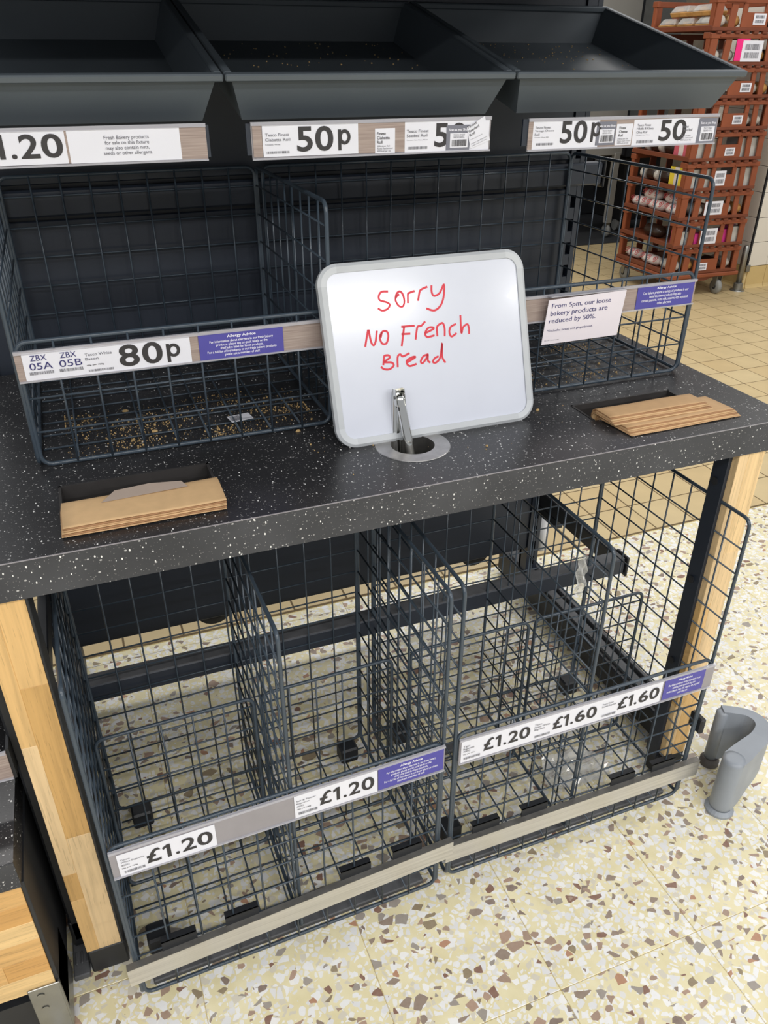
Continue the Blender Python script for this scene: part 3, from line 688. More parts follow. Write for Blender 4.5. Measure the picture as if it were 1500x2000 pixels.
# tray label, right
t, S = holder('label strip on the right tray with cheese roll and olive roll prices', (0, YT, 1.33), 0.2225, 0.6120, -0.003, 0.0425)
S.card('end_bracket', navy, 0.2125, 0.004, 0.2225, 0.044, -0.002, 0.004)
S.card('wood_print_slip', wprint, 0.2225, -0.002, 0.61, 0.0405, -0.0002)
c = S.card('price_card', paper, 0.2310, -0.0018, 0.3600, 0.0405, H0)
price(S, c, [('Tesco Finest', (0.2345, 0.0292, 0.2645, 0.0328)), ('Vintage Cheese', (0.2345, 0.0240, 0.2708, 0.0276)), ('Roll', (0.2345, 0.0188, 0.2435, 0.0224)), ('Contains: Wheat, Milk', (0.2345, 0.0155, 0.2620, 0.017))], 0, None, (0.2384, 0.0040, 0.2714, 0.0077), [('50', (0.2839, 0.0056, 0.3361, 0.0402)), ('p', (0.3440, 0.0065, 0.3640, 0.0365))], 6)
scan_card(S, 0.3550, 0.0008, 0.3935, 0.0371, H1+0.0004, 7)
c = S.card('small_card', paper, 0.3950, -0.0004, 0.4280, 0.0330, H1)
S.lines(['Finest', 'Cheese', 'Roll'], ink, 0.4005, 0.0295, 0.0118, H2, 0.0172, 0.006, c, 'L')
S.lines(['210kcal per Roll', 'Adults need around', '2000 kcal per day'], inkgrey, 0.3990, 0.0112, 0.0012, H2, 0.027, 0.0, c, 'L')
c = S.card('price_card', paper, 0.4300, -0.0022, 0.5705, 0.0388, H0)
price(S, c, [('Tesco Finest', (0.4372, 0.0282, 0.4655, 0.0318)), ('Hlkdki & Klmta', (0.4372, 0.0228, 0.4720, 0.0264)), ('Olive Roll', (0.4372, 0.0170, 0.4595, 0.0206)), ('Contains: Rye, Wheat', (0.4372, 0.0135, 0.466, 0.015))], 0, None, (0.440, 0.0015, 0.4747, 0.0061), [('50', (0.4856, 0.0035, 0.5430, 0.0373))], 8)
c = S.card('small_card', paper, 0.5290, 0.0005, 0.5640, 0.0332, H1)
S.lines(['Finest', 'Olive Roll'], inkgrey, 0.5346, 0.0282, 0.0170, H2, 0.0215, 0.008, c, 'L')
S.lines(['198kcal per Roll', 'Adults need around', '2000 kcal per day'], inkgrey, 0.5336, 0.0125, 0.0022, H2, 0.026, 0.0, c, 'L')
scan_card(S, 0.5690, -0.0030, 0.6085, 0.0378, H1+0.0004, 9)
# upper left basket strip
YU = 0.2615
t, S = holder('label strip on the left upper basket with the 80p white baton price', (0, YU, 0.90), -0.6215, -0.1405, 0.1455, 0.1895, back=wprint)
for nm, s0, s1, a, b_, sd in (('ZBX', -0.6114, -0.5690, '05A', 0, 11), ('ZBX', -0.5700, -0.5270, '05B', 0, 12)):
    c = S.card('location_card', paper, s0, 0.1468, s1, 0.1890, H0 if sd == 11 else H0+0.0002)
    S.text(nm, inkblue, s0+0.0108, 0.1762, s0+0.0335, 0.1845, H2, 0.0, c)
    S.text(a, inkblue, s0+0.0080, 0.1625, s0+0.0398, 0.1730, H2, 0.0, c)
    S.barcode(s0+0.0066, 0.1552, s0+0.0395, 0.1598, H2, inkgrey, c, sd)
c = S.card('price_card', paper, -0.5275, 0.1460, -0.3691, 0.1882, H0)
price(S, c, [('Tesco White', (-0.525, 0.1745, -0.4863, 0.1788)), ('Baton', (-0.5253, 0.1680, -0.5063, 0.1722))], 0, ('40p per 100g', (-0.5248, 0.1588, -0.4999, 0.1615)), (-0.5231, 0.1500, -0.4872, 0.1535), [('80', (-0.4769, 0.1515, -0.4121, 0.1856)), ('p', (-0.4060, 0.1506, -0.3853, 0.1796))], 13)
allergy(S, -0.3560, 0.1453, -0.2205, 0.1880, AL5)
# upper right basket strip
t, S = holder('wood-print label strip with blue allergy card on the right upper basket', (0, YU, 0.90), -0.1295, 0.6040, 0.1440, 0.1890, back=wprint)
allergy(S, 0.4677, 0.1450, 0.5995, 0.1887, AL4)
# 5pm reduction sign, hooked over the strip
t = thing('reduction_sign', 'white card sign saying bakery products are reduced from 5pm, hooked on the right basket', 'sign', (0.344, 0.253, 0.9+0.104))
S = Sheet(t, (0, 0.2545, 0.90), (1, 0, 0), (0, -0.05, 1))
S.card('card', signcard, 0, 0, 0, 0, 0.0, 0.001, [(0.2600, 0.1035), (0.4250, 0.1045), (0.4290, 0.1905), (0.2640, 0.1865)])
S.text('From 5pm, our loose', inkblue, 0.2717, 0.1685, 0.3975, 0.1795, H1, 0.004)
S.text('bakery products are', inkblue, 0.2708, 0.1545, 0.3925, 0.1660, H1, 0.004)
S.text('reduced by 50%.', inkblue, 0.2699, 0.1408, 0.3690, 0.1520, H1, 0.004)
S.text('*Excludes bread and gingerbread.', inkblue, 0.2679, 0.1262, 0.3660, 0.1318, H1, 0.0)
S.text('Max. offer 1 line per packet', inkgrey, 0.2655, 0.1098, 0.2960, 0.1118, H1, 0.0)
MB().box(0.268, 0.426, 0.2440, 0.2565, 1.0905, 1.0925).build('clear_hook', clearp, t)
# lower left basket strip
A1 = (0.578, 0.0126, 0); P1 = (-0.634, -0.0830, 0)
t, S = holder('grey label strip with two £1.20 baguette prices on the left floor basket', P1, 0.004, 0.578, 0.349, 0.408, A1)
c = S.card('price_card', paper, 0.0145, 0.3500, 0.1665, 0.4000, H0)
price(S, c, [('Tesco', (0.0185, 0.3855, 0.0330, 0.3890)), ('White Baguette', (0.0185, 0.3790, 0.0545, 0.3832)), ('400G', (0.0185, 0.3730, 0.0310, 0.3765))], 0, ('30p per 100g', (0.0185, 0.3660, 0.0425, 0.3690)), (0.0215, 0.3555, 0.0529, 0.3610), [('£1.20', (0.0568, 0.3605, 0.1610, 0.3905))], 15)
c = S.card('price_card', paper, 0.2990, 0.3510, 0.4480, 0.4045, H0)
price(S, c, [('Salt & Pepper', (0.3025, 0.3885, 0.3370, 0.3930)), ('Baguette', (0.3025, 0.3825, 0.3250, 0.3865)), ('400G', (0.3025, 0.3765, 0.3150, 0.3800))], 0, ('30p per 100g', (0.3030, 0.3695, 0.3270, 0.3725)), (0.3050, 0.3575, 0.3380, 0.3635), [('£1.20', (0.3426, 0.3637, 0.4420, 0.3945))], 16)
allergy(S, 0.4495, 0.3525, 0.5752, 0.4060, AL5)
# lower right basket strip
t, S = holder('label strip with £1.20 and two £1.60 baguette prices on the right floor basket', (-0.029, -0.0640, 0), 0.005, 0.578, 0.3430, 0.4020)
for s0, s1, rows, bx, big, sd in ((0.0085, 0.1550, ['Tiger', 'Baguette', '400G'], 0.0125, '£1.20', 17), (0.1550, 0.3010, ['Tesco', 'Finest White', 'Baguette'], 0.1603, '£1.60', 18), (0.3010, 0.4500, ['Tesco Finest', 'Seeded Baguette'], 0.3090, '£1.60', 19)):
    c = S.card('price_card', paper, s0, 0.3455, s1, 0.3990, H0)
    S.lines(rows, inkgrey, bx, 0.3880, 0.3880-0.0062*len(rows), H1+0.0003, 0.033 if sd > 17 else 0.022, 0.004, c, 'L')
    if sd == 17: S.text('30p per 100g', ink, bx, 0.3640, bx+0.024, 0.3668, H2, 0.01, c)
    S.barcode(bx+0.002, 0.3520, bx+0.035, 0.3575, H2, inkgrey, c, sd)
    S.big(big, ink, s0+0.0455, 0.3595, s0+0.1425, 0.3890, H2, 0.020, c)
allergy(S, 0.4550, 0.3470, 0.5540, 0.3985, AL4)
# ------------------------------------------------------------------ WHITEBOARD
th = R(19)
t = thing('whiteboard', 'small whiteboard in a pale grey frame with red handwriting, leaning on the baskets', 'whiteboard', (0.0225, 0.162, 0.901))
S = Sheet(t, (0, 0.162, 0.901), (1, 0, 0), (0, math.sin(th), math.cos(th)))
bx0, bx1, bt1, rc = -0.163, 0.208, 0.2945, 0.034
def rpoly(s0, s1, t0, t1, r, n=8):
    return [(a, b) for a, b in rrect(lambda a, b: (a, b), s0, s1, t0, t1, r, n=n)]
inn = rpoly(bx0+0.006, bx1-0.006, 0.006, bt1-0.006, rc-0.006)
MB().prism([S.pt(a, b, -0.011) for a, b in inn], S.n*0.008).build('writing_surface', board_m, t)
out = rpoly(bx0, bx1, 0.0, bt1, rc); mid = rpoly(bx0+0.005, bx1-0.005, 0.005, bt1-0.005, rc-0.005); inr = rpoly(bx0+0.0145, bx1-0.0145, 0.0145, bt1-0.0145, rc-0.0145)
n = len(out)
rows = [[S.pt(a, b, -0.014) for a, b in out], [S.pt(a, b, -0.003) for a, b in out], [S.pt(a, b, 0.0005) for a, b in mid], [S.pt(a, b, -0.0005) for a, b in inr], [S.pt(a, b, -0.004) for a, b in inr], [S.pt(a, b, -0.014) for a, b in inr]]
def is_corner(i): return i % 9 != 8
for want, nm, mm in ((True, 'corner_piece', corner_m), (False, 'frame_rail', frame_m)):
    for side in range(4):
        idx = range(side*9, side*9+8) if want else [side*9+8]
        mb = MB()
        for i in idx:
            j = (i+1) % n
            for k in range(len(rows)):
                k2 = (k+1) % len(rows); mb.quad([rows[k][i], rows[k][j], rows[k2][j], rows[k2][i]])
        mb.build(nm, mm, t)
STROKES = {
'S': [(-0.0463, 0.2443), (-0.057, 0.2445), (-0.0622, 0.2385), (-0.0612, 0.2319), (-0.0501, 0.2276), (-0.0449, 0.2231), (-0.0496, 0.217), (-0.0588, 0.2151), (-0.0655, 0.219)],
'o': [(-0.0273, 0.2377), (-0.0322, 0.2341), (-0.0338, 0.2285), (-0.0294, 0.22), (-0.0223, 0.2185), (-0.0187, 0.2263), (-0.0201, 0.2371), (-0.0249, 0.2424), (-0.0307, 0.2396), (-0.0337, 0.2326)],
'r1': [(-0.0126, 0.2233), (-0.0111, 0.2362), (-0.009, 0.2385), (0.0004, 0.2406)],
'r2': [(0.006, 0.2256), (0.0103, 0.2392), (0.0153, 0.2429), (0.0239, 0.2454)],
'y': [(0.0324, 0.2463), (0.0317, 0.2365), (0.0352, 0.2299), (0.0459, 0.2335), (0.0553, 0.2468), (0.0528, 0.2279), (0.0456, 0.2136), (0.0335, 0.2064), (0.02, 0.2107)],
'N': [(-0.0954, 0.1617), (-0.0873, 0.1873), (-0.0862, 0.1823), (-0.0845, 0.1674), (-0.0808, 0.1612), (-0.0764, 0.1681), (-0.0727, 0.1833)],
'O': [(-0.065, 0.1801), (-0.0687, 0.1722), (-0.0654, 0.1628), (-0.0581, 0.1628), (-0.0535, 0.1739), (-0.0558, 0.1815), (-0.063, 0.1815), (-0.0667, 0.1736)],
'F1': [(-0.0317, 0.1557), (-0.0248, 0.1824), (-0.0244, 0.1857)], 'F2': [(-0.028, 0.1861), (-0.0061, 0.1854)], 'F3': [(-0.0291, 0.1742), (-0.0152, 0.1734)],
'r3': [(-0.0058, 0.1637), (-0.0015, 0.1799), (0.0011, 0.1838), (0.0067, 0.1841), (0.0139, 0.1897)],
'e1': [(0.0137, 0.1716), (0.0283, 0.1768), (0.0258, 0.1796), (0.0182, 0.1787), (0.0123, 0.1709), (0.0157, 0.1647), (0.0281, 0.1659)],
'n': [(0.0341, 0.1647), (0.0351, 0.1786), (0.0403, 0.1831), (0.0461, 0.1842), (0.0487, 0.1763), (0.0476, 0.1633)],
'c': [(0.0695, 0.1801), (0.0605, 0.1768), (0.0568, 0.1687), (0.0598, 0.1607), (0.0692, 0.1648)],
'h': [(0.0801, 0.1931), (0.079, 0.1646), (0.0832, 0.1736), (0.0914, 0.1778), (0.0937, 0.1716), (0.0933, 0.1623)],
'B': [(-0.0678, 0.1289), (-0.0656, 0.1387), (-0.0642, 0.1427), (-0.057, 0.1427), (-0.0557, 0.1384), (-0.0655, 0.1328), (-0.053, 0.1305), (-0.05, 0.1251), (-0.0579, 0.1202), (-0.0669, 0.1213), (-0.0718, 0.1252)],
'r4': [(-0.043, 0.1226), (-0.0411, 0.1383), (-0.0361, 0.1419), (-0.0319, 0.1381), (-0.0204, 0.1418)],
'e2': [(-0.0239, 0.1279), (-0.0102, 0.1339), (-0.0138, 0.1351), (-0.0245, 0.1313), (-0.0261, 0.1256), (-0.0211, 0.1208), (-0.0097, 0.1228)],
'a': [(0.0134, 0.1362), (0.0047, 0.1338), (-0.0009, 0.126), (0.0025, 0.123), (0.0099, 0.1298), (0.0134, 0.1362), (0.0123, 0.1261), (0.0157, 0.1226)],
'd': [(0.0317, 0.1306), (0.0248, 0.128), (0.0213, 0.1225), (0.0268, 0.121), (0.0353, 0.1285), (0.0416, 0.1517), (0.0392, 0.1298), (0.0438, 0.1193)]}
def smooth_path(p, sub=6):
    q = [Vector((a, b, 0)) for a, b in p]
    if len(q) < 3: return q
    out = []
    for i in range(len(q)-1):
        a = q[max(i-1, 0)]; b = q[i]; c_ = q[i+1]; d = q[min(i+2, len(q)-1)]
        for k in range(sub):
            u = k/sub; out.append(0.5*((2*b)+(c_-a)*u+(2*a-5*b+4*c_-d)*u*u+(3*b-a-3*c_+d)*u**3))
    out.append(q[-1]); return out
for k_, p in STROKES.items():
    q = smooth_path(p, 2 if k_ in ('N', 'F1') else 6); mb = MB(); L = []
    for i, a in enumerate(q):
        tn = (q[min(i+1, len(q)-1)]-q[max(i-1, 0)])
        if tn.length < 1e-7: tn = Vector((1, 0, 0))
        tn.normalize(); nn = Vector((-tn.y, tn.x, 0))*0.0017
        if i == 0: a = a-tn*0.0010
        if i == len(q)-1: a = a+tn*0.0010
        L.append((a+nn, a-nn))
    for i in range(len(L)-1):
        (a, b), (c_, d) = L[i], L[i+1]
        mb.quad([S.pt(v.x, v.y, -0.0027) for v in (b, d, c_, a)])
    mb.build('handwriting', red_ink, t)
# ------------------------------------------------------------------ TONGS standing in the ring
t = thing('tongs', 'chrome tongs standing hinge-up in the steel ring before the whiteboard', 'tongs', (-0.045, 0.145, 0.88))
def arm(p0, p1, w0, w1, dep, name, bulge):
    a, b = Vector(p0), Vector(p1); ax = (b-a).normalized(); sd = Vector((1, 0, 0)); sd = (sd-ax*sd.dot(ax)).normalized(); nr = ax.cross(sd)
    if nr.y > 0: nr = -nr
    def fn(u, v):
        w = (w0+(w1-w0)*u)/2; an = (v-0.5)*2
        edge = -dep*(abs(an)**3)
        return a+(b-a)*u+sd*(w*an)+nr*(edge+bulge*math.sin(math.pi*u))
    g = MB().grid(fn, 16, 8); me = g.mesh(name, tuple(t.location), True)
    o = add(name, me, chrome, t); md = o.modifiers.new('gauge', 'SOLIDIFY'); md.thickness = 0.0011
    return o
f_arm = arm((-0.0525, 0.168, 0.981), (-0.0400, 0.128, 0.845), 0.016, 0.0185, 0.005, 'front_arm', 0.003)
r_arm = arm((-0.0530, 0.1795, 0.984), (-0.0610, 0.1520, 0.845), 0.016, 0.019, 0.004, 'rear_arm', -0.001)
cap = MB(); sd = 0.0085
cap.prism([(-0.0525-sd, 0.163, 0.963), (-0.0525-sd, 0.176, 0.962), (-0.0525-sd, 0.183, 0.988), (-0.0525-sd, 0.171, 0.990)], (0.0014, 0, 0))
cap.prism([(-0.0525+sd-0.0014, 0.163, 0.963), (-0.0525+sd-0.0014, 0.176, 0.962), (-0.0525+sd-0.0014, 0.183, 0.988), (-0.0525+sd-0.0014, 0.171, 0.990)], (0.0014, 0, 0))
cap.box(-0.0525-sd, -0.0525+sd, 0.179, 0.1805, 0.965, 0.988)
cap.build('hinge_cap', chrome, t)
MB().tube([(-0.0525-sd-0.001, 0.173, 0.975), (-0.0525+sd+0.001, 0.173, 0.975)], 0.0028, 12).build('hinge_pin', galv, t, smooth=True)
fo = MB().prism([(-0.0525-0.0055, 0.1625, 0.9555), (-0.0525+0.0055, 0.1625, 0.9555), (-0.0525+0.0055, 0.1640, 0.9615), (-0.0525-0.0055, 0.1640, 0.9615)], (0, -0.0015, 0)); fo.build('cut_out', void_m, f_arm)
fo = MB().lathe([(0.0020, -0.001), (0.0020, 0.001)], (-0.0455, 0.1395, 0.906), 12, 'Y'); fo.build('rivet', steel, f_arm)
# ------------------------------------------------------------------ PAPER BAGS
def bag(x0, x1, yf, ys, z, lift, skew, m, label, group, zin=0.83, corner=0.0):
    """one flat bag: rises out of the slot at ys, folds over and lies toward the front edge yf"""
    rd = random.Random(int(z*1e5)+int(x0*1e4))
    prof = [(ys+0.004, zin), (ys+0.003, z-0.012), (ys, z-0.004), (ys-0.006, z), (ys-0.02, z+lift), ((ys+yf)/2, z+lift), (yf+0.012, z+lift*0.4), (yf, z)]
    def fn(u, v):
        k = v*(len(prof)-1); i = min(int(k), len(prof)-2); f = k-i
        y = prof[i][0]*(1-f)+prof[i+1][0]*f; zz = prof[i][1]*(1-f)+prof[i+1][1]*f
        xx = x0+(x1-x0)*u; e = (u-0.5)*2
        inset = corner*max(0, 1-abs(v-0.42)/0.12)*(1 if e < 0 else 0.5)
        xx -= e*inset*0.12
        return (xx+skew*max(0, (ys-y))*1.0, y+skew*(u-0.5)*0.03*max(0, (ys-y))/0.07, zz+0.0004*math.sin(9*u+z*900))
    g = MB().grid(fn, 10, 14); c = ((x0+x1)/2, yf, HT)
    o = add('paper_bag', g.mesh('paper_bag', c, True), m); o.location = c
    md = o.modifiers.new('ply', 'SOLIDIFY'); md.thickness = 0.0007; md.offset = 1
    return tag(o, label, 'paper bag', group)
ORD = ['second', 'third', 'fourth', 'fifth', 'sixth', 'seventh', 'eighth', 'ninth', 'tenth', 'eleventh', 'twelfth', 'thirteenth']
gl = 'brown paper bags in the left worktop slot'; gr = 'brown paper bags in the right worktop slot'
for i in range(6):
    top = i == 5
    b = bag(-0.597+0.0006*i, -0.374+0.0004*i, 0.0355+0.0012*i, 0.1165+0.0011*i, 0.9022+i*0.0021, 0.0016, 0.0, kraft[(0, 2, 1)[i % 3] if not top else 1], 'topmost brown bag in the left slot, with a grey film window' if top else 'brown paper bag %s from the top in the left slot stack' % ORD[4-i], gl)
    if top:
        pts = [(-0.540, 0.092), (-0.520, 0.118), (-0.470, 0.1225), (-0.425, 0.115), (-0.418, 0.098)]
        m = MB()
        nn = len(pts); zt = 0.9022+5*0.0021+0.0034
        for a, bb in pts: m.v.append((a, bb, zt+0.0022*max(0, (bb-0.10)/0.02)))
        m.f.append(tuple(range(nn))); me = m.mesh('film_window', tuple(b.location)); o = add('film_window', me, film, b)
        md = o.modifiers.new('ply', 'SOLIDIFY'); md.thickness = 0.0003
for i in range(13):
    lo = i < 7; top = i == 12
    x0, x1, yf = (0.312, 0.552, 0.036+0.0030*i) if lo else (0.303, 0.522, 0.066+0.0040*(i-7))
    bag(x0+0.0005*i, x1-0.0004*i, yf, 0.1215+0.0011*i, 0.9016+i*0.00125, 0.0003, 0.10 if lo else 0.02, kraft[i % 3], 'topmost brown bag of the thick fanned stack in the right slot' if top else 'brown paper bag %s from the top in the thick right slot stack' % ORD[11-i], gr)
# ------------------------------------------------------------------ CRUMBS AND SCRAPS
def crumbs(name, label, n, xr, yr, seed, clumps):
    rd = random.Random(seed); m = MB()
    cl = [(rd.uniform(*xr), rd.uniform(*yr)) for _ in range(clumps)]
    for i in range(n):
        if rd.random() < 0.6:
            c = rd.choice(cl); x, y = rd.gauss(c[0], 0.025), rd.gauss(c[1], 0.02)
        else: x, y = rd.uniform(*xr), rd.uniform(*yr)
        x = min(max(x, xr[0]), xr[1]); y = min(max(y, yr[0]), yr[1])
        s = abs(rd.gauss(0, 1))*0.0008+0.0004; a = rd.uniform(0, 3)
        ca, sa = math.cos(a)*s, math.sin(a)*s*0.7
        m.hexa([(x-ca, y-sa, HT), (x+sa, y-ca, HT), (x+ca, y+sa, HT), (x-sa, y+ca, HT), (x-ca*.7, y-sa*.7, HT+s), (x+sa*.7, y-ca*.7, HT+s*.8), (x+ca*.7, y+sa*.7, HT+s), (x-sa*.7, y+ca*.7, HT+s*.8)])
    return solo(m, name, crumb, label, 'crumbs', kind='stuff')
crumbs('bread_crumbs', 'golden bread crumbs scattered under the left upper basket', 1500, (-0.58, -0.16), (0.275, 0.48), 3, 9)
crumbs('bread_crumbs', 'golden bread crumbs scattered under the right upper basket', 1300, (-0.08, 0.58), (0.275, 0.52), 4, 9)
crumbs('bread_crumbs', 'few stray crumbs on the bare front of the worktop', 26, (-0.20, 0.30), (0.03, 0.26), 6, 3)
for lab, x, y, s, a in (('large golden crust flake behind the barcode scrap in the left basket', -0.475, 0.46, 0.007, 0.3), ('golden crust flake at the middle of the left upper basket', -0.437, 0.35, 0.006, 1.3), ('golden crust flake beside the whiteboard bottom left corner', -0.205, 0.262, 0.005, 2.0), ('pale crust crumb on the worktop right of the whiteboard', 0.232, 0.195, 0.004, 0.5)):
    m = MB(); n = 9
    pts = [(x+s*(0.7+0.3*math.sin(5*j+a))*math.cos(2*math.pi*j/n), y+s*0.6*(0.7+0.3*math.cos(3*j))*math.sin(2*math.pi*j/n), HT) for j in range(n)]
    top_ = [(x+(p[0]-x)*0.6, y+(p[1]-y)*0.6, HT+0.0035) for p in pts]
    m.v = pts+top_; m.f = [tuple(reversed(range(n))), tuple(range(n, 2*n))]+[(j, (j+1) % n, n+(j+1) % n, n+j) for j in range(n)]
    solo(m, 'crust_flake', crumb, lab, 'crust flake', 'crust flakes on the worktop')
t = thing('barcode_scrap', 'small white barcode scrap lying in the left upper basket', 'label', (-0.29, 0.334, HT+0.0095))
S = Sheet(t, (-0.29, 0.334, HT+0.0105), (1, 0.15, 0), (-0.15, 1, 0))
S.card('paper', paper, -0.020, -0.014, 0.020, 0.014, 0.0, 0.0004); S.barcode(-0.017, -0.011, 0.0, 0.010, 0.0004, inkgrey, None, 21)
# ------------------------------------------------------------------ FLOOR GUARD
t = thing('floor_guard', 'grey plastic U-shaped trolley guard on the floor beside the right leg', 'floor guard', (0.68, -0.06, 0))
plan = [(0.690, 0.004), (0.712, -0.006), (0.738, -0.022), (0.750, -0.046), (0.741, -0.070), (0.712, -0.088), (0.672, -0.100), (0.640, -0.110), (0.618, -0.116)]
q = smooth_path(plan, 4); nq = len(q)
def gfn(u, v):
    k = u*(nq-1); i = min(int(k), nq-2); f = k-i; p = q[i]*(1-f)+q[i+1]*f; tn = (q[i+1]-q[i]).normalized(); nn = Vector((-tn.y, tn.x, 0))
    th_ = 0.0115+0.0125*min(1, max(0, (u-0.25)/0.6))
    zt = 0.170-0.012*min(1, u/0.6); zb = 0.016+0.045*math.sin(math.pi*u)**2
    a = v*4; side, z = ((-1, zb+(zt-zb)*a) if a <= 1 else (-1+2*(a-1), zt) if a <= 2 else (1, zt+(zb-zt)*(a-2)) if a <= 3 else (1-2*(a-3), zb))
    return (p.x+nn.x*th_*side, p.y+nn.y*th_*side, z)
g = MB().grid(gfn, 30, 24)
for end in (0, 30):
    idx = [end*25+j for j in range(24)]; g.f.append(tuple(idx) if end else tuple(reversed(idx)))
wall = g.build('curved_wall', guard, t)
_bm = bmesh.new(); _bm.from_mesh(wall.data); bmesh.ops.remove_doubles(_bm, verts=_bm.verts, dist=0.0002); bmesh.ops.recalc_face_normals(_bm, faces=_bm.faces); _bm.to_mesh(wall.data); _bm.free()
MB().lathe([(0.0225, 0.012), (0.0240, 0.02), (0.0240, 0.150), (0.0225, 0.1585), (0.014, 0.1605)], (0.618, -0.116, 0), 24).build('near_post', guard, t, smooth=True)
MB().lathe([(0.014, 0.012), (0.014, 0.160), (0.010, 0.166)], (0.690, 0.002, 0), 18).build('far_post', guard, t, smooth=True)
MB().lathe([(0.031, 0.0), (0.031, 0.006), (0.024, 0.013)], (0.618, -0.116, 0), 24).build('near_foot', guard, t, smooth=False)
MB().lathe([(0.022, 0.0), (0.022, 0.012), (0.017, 0.020)], (0.690, 0.000, 0), 24).build('far_foot', guard_base, t)
# ------------------------------------------------------------------ LOW UNIT at the left
t = thing('low_unit', 'low neighbouring display unit with speckled top and oak front, at the left edge', 'display unit', (-0.95, 0.15, 0))
MB().box(-1.20, -0.7535, -0.084, 0.30, 0.400, 0.455).build('unit_top', top_m, t)
MB().box(-1.20, -0.7535, -0.0855, -0.084, 0.400, 0.4545).build('edge_band', edge_m, t)
xs = [-1.20, -1.02, -0.88, -0.757]
for r_ in range(6):
    z0, z1 = 0.135+r_*0.0435, 0.135+(r_+1)*0.0435-0.0003; sh = (0.0, 0.05, -0.04, 0.03, -0.02, 0.06)[r_]
    cutx = [-1.20, -1.03+sh, -0.87+sh, -0.757]
    for k in range(3): MB().box(cutx[k]+0.0002, cutx[k+1], -0.080, -0.062, z0, min(z1, 0.3955)).build('oak_stave', oaksx[(r_+k*2) % 3], t, bevel=0.0004)
MB().box(-0.757, -0.7505, -0.078, 0.30, 0.06, 0.400).build('side_panel', blackp, t, bevel=0.001)
br = MB().box(-0.800, -0.752, -0.0835, -0.0805, 0.012, 0.145).box(-0.7535, -0.7505, -0.0835, 0.02, 0.012, 0.145).build('corner_bracket', galv, t, bevel=0.001)
for z in (0.125, 0.088): MB().lathe([(0.006, -0.0015), (0.0045, 0.0)], (-0.783, -0.0835, z), 12, 'Y').build('screw_head', galv, br)
MB().box(-1.20, -0.80, -0.07, 0.28, 0.0, 0.10).build('plinth', blackp, t)
MB().box(-1.20, -0.7535, 0.20, 0.30, 0.52, 0.58).build('upper_shelf', navy, t, bevel=0.004)
MB().box(-1.20, -0.752, 0.30, 0.315, 0.06, 0.70).build('rear_panel', blackp, t)
t2, S = holder('short wood-print label strip end above the low unit at the left edge', (0, 0.030, 0.50), -1.0, -0.7435, 0.005, 0.058, back=wprint)
S.card('end_bracket', blackp, -0.7435, 0.0, -0.739, 0.062, -0.004, 0.03)
# ------------------------------------------------------------------ CRATES on a dolly
CO = Vector((3.262, 3.425, 0.0)); CA = R(-3); CW, CD, CH = 0.56, 0.64, 0.179; CZ = 0.157
def crate_proto():
    t = thing('bread_crate', 'x', 'crate', (CO.x, CO.y, CZ), (0, 0, CA)); LOCAL.add(t.name)
    b = MB().box(0.01, CW-0.01, 0.01, CD-0.01, 0.004, 0.014).build('crate_floor', rust, t)
    lg = MB().box(0, CW, 0, 0.016, 0.0, 0.020).box(0, CW, CD-0.016, CD, 0.0, 0.020).box(0, 0.016, 0.016, CD-0.016, 0.0, 0.028).box(CW-0.016, CW, 0.016, CD-0.016, 0.0, 0.020)
    lg.build('bottom_rim', rust_d, t, bevel=0.002)
    tr = MB().box(0.0, CW, -0.004, 0.018, 0.140, 0.166).box(0, CW, CD-0.018, CD, 0.140, 0.172).box(CW-0.018, CW, 0.018, CD-0.018, 0.140, 0.172).box(-0.002, 0.018, 0.018, 0.075, 0.140, 0.172).box(-0.002, 0.018, CD-0.06, CD-0.018, 0.140, 0.172)
    tr.build('top_rim', rust, t, bevel=0.002)
    MB().box(0.06, 0.20, -0.012, -0.003, 0.146, 0.151).box(0.36, 0.53, -0.012, -0.003, 0.146, 0.151).build('rib', rust, t)
    lug = MB().box(0.0, 0.032, -0.010, 0.012, 0.166, 0.1785).mesh('stacking_lug'); lug.materials.append(rust_d)
    for k in range(8): o = add('stacking_lug', lug, rust_d, t); o.location = (0.03+k*0.066, 0, 0)
    # slats of the long side facing the camera
    def slat(x0, x1, tw, y0=0.001, y1=0.013):
        return MB().hexa([(x0, y0, 0.018), (x1, y0, 0.018), (x1, y1, 0.018), (x0, y1, 0.018), (x0+tw, y0, 0.142), (x1+tw, y0, 0.142), (x1+tw, y1, 0.142), (x0+tw, y1, 0.142)])
    for x0, x1, tw in ((0.002, 0.050, 0.006), (0.105, 0.150, 0.008), (0.425, 0.462, -0.006), (0.515, 0.556, -0.002)): slat(x0, x1, tw).build('slat', rust, t, bevel=0.0015)
    MB().box(0.195, 0.385, 0.0, 0.012, 0.018, 0.095).box(0.195, 0.225, 0.0, 0.012, 0.095, 0.142).box(0.355, 0.385, 0.0, 0.012, 0.095, 0.142).build('handle_panel', rust, t, bevel=0.0015)
    for y0, y1 in ((0.02, 0.07), (CD-0.07, CD-0.02), (0.20, 0.24), (0.40, 0.44)):
        MB().box(CW-0.013, CW-0.002, y0, y1, 0.018, 0.142).build('slat', rust, t, bevel=0.0015)
    for x0 in (0.02, 0.16, 0.30, 0.44): MB().box(x0, x0+0.05, CD-0.013, CD-0.002, 0.018, 0.142).build('slat', rust, t, bevel=0.0015)
    MB().box(0.001, 0.013, 0.014, 0.050, 0.018, 0.142).build('slat', rust, t, bevel=0.0015)
    MB().box(0.001, 0.013, CD-0.045, CD-0.012, 0.018, 0.142).build('slat', rust, t, bevel=0.0015)
    return t
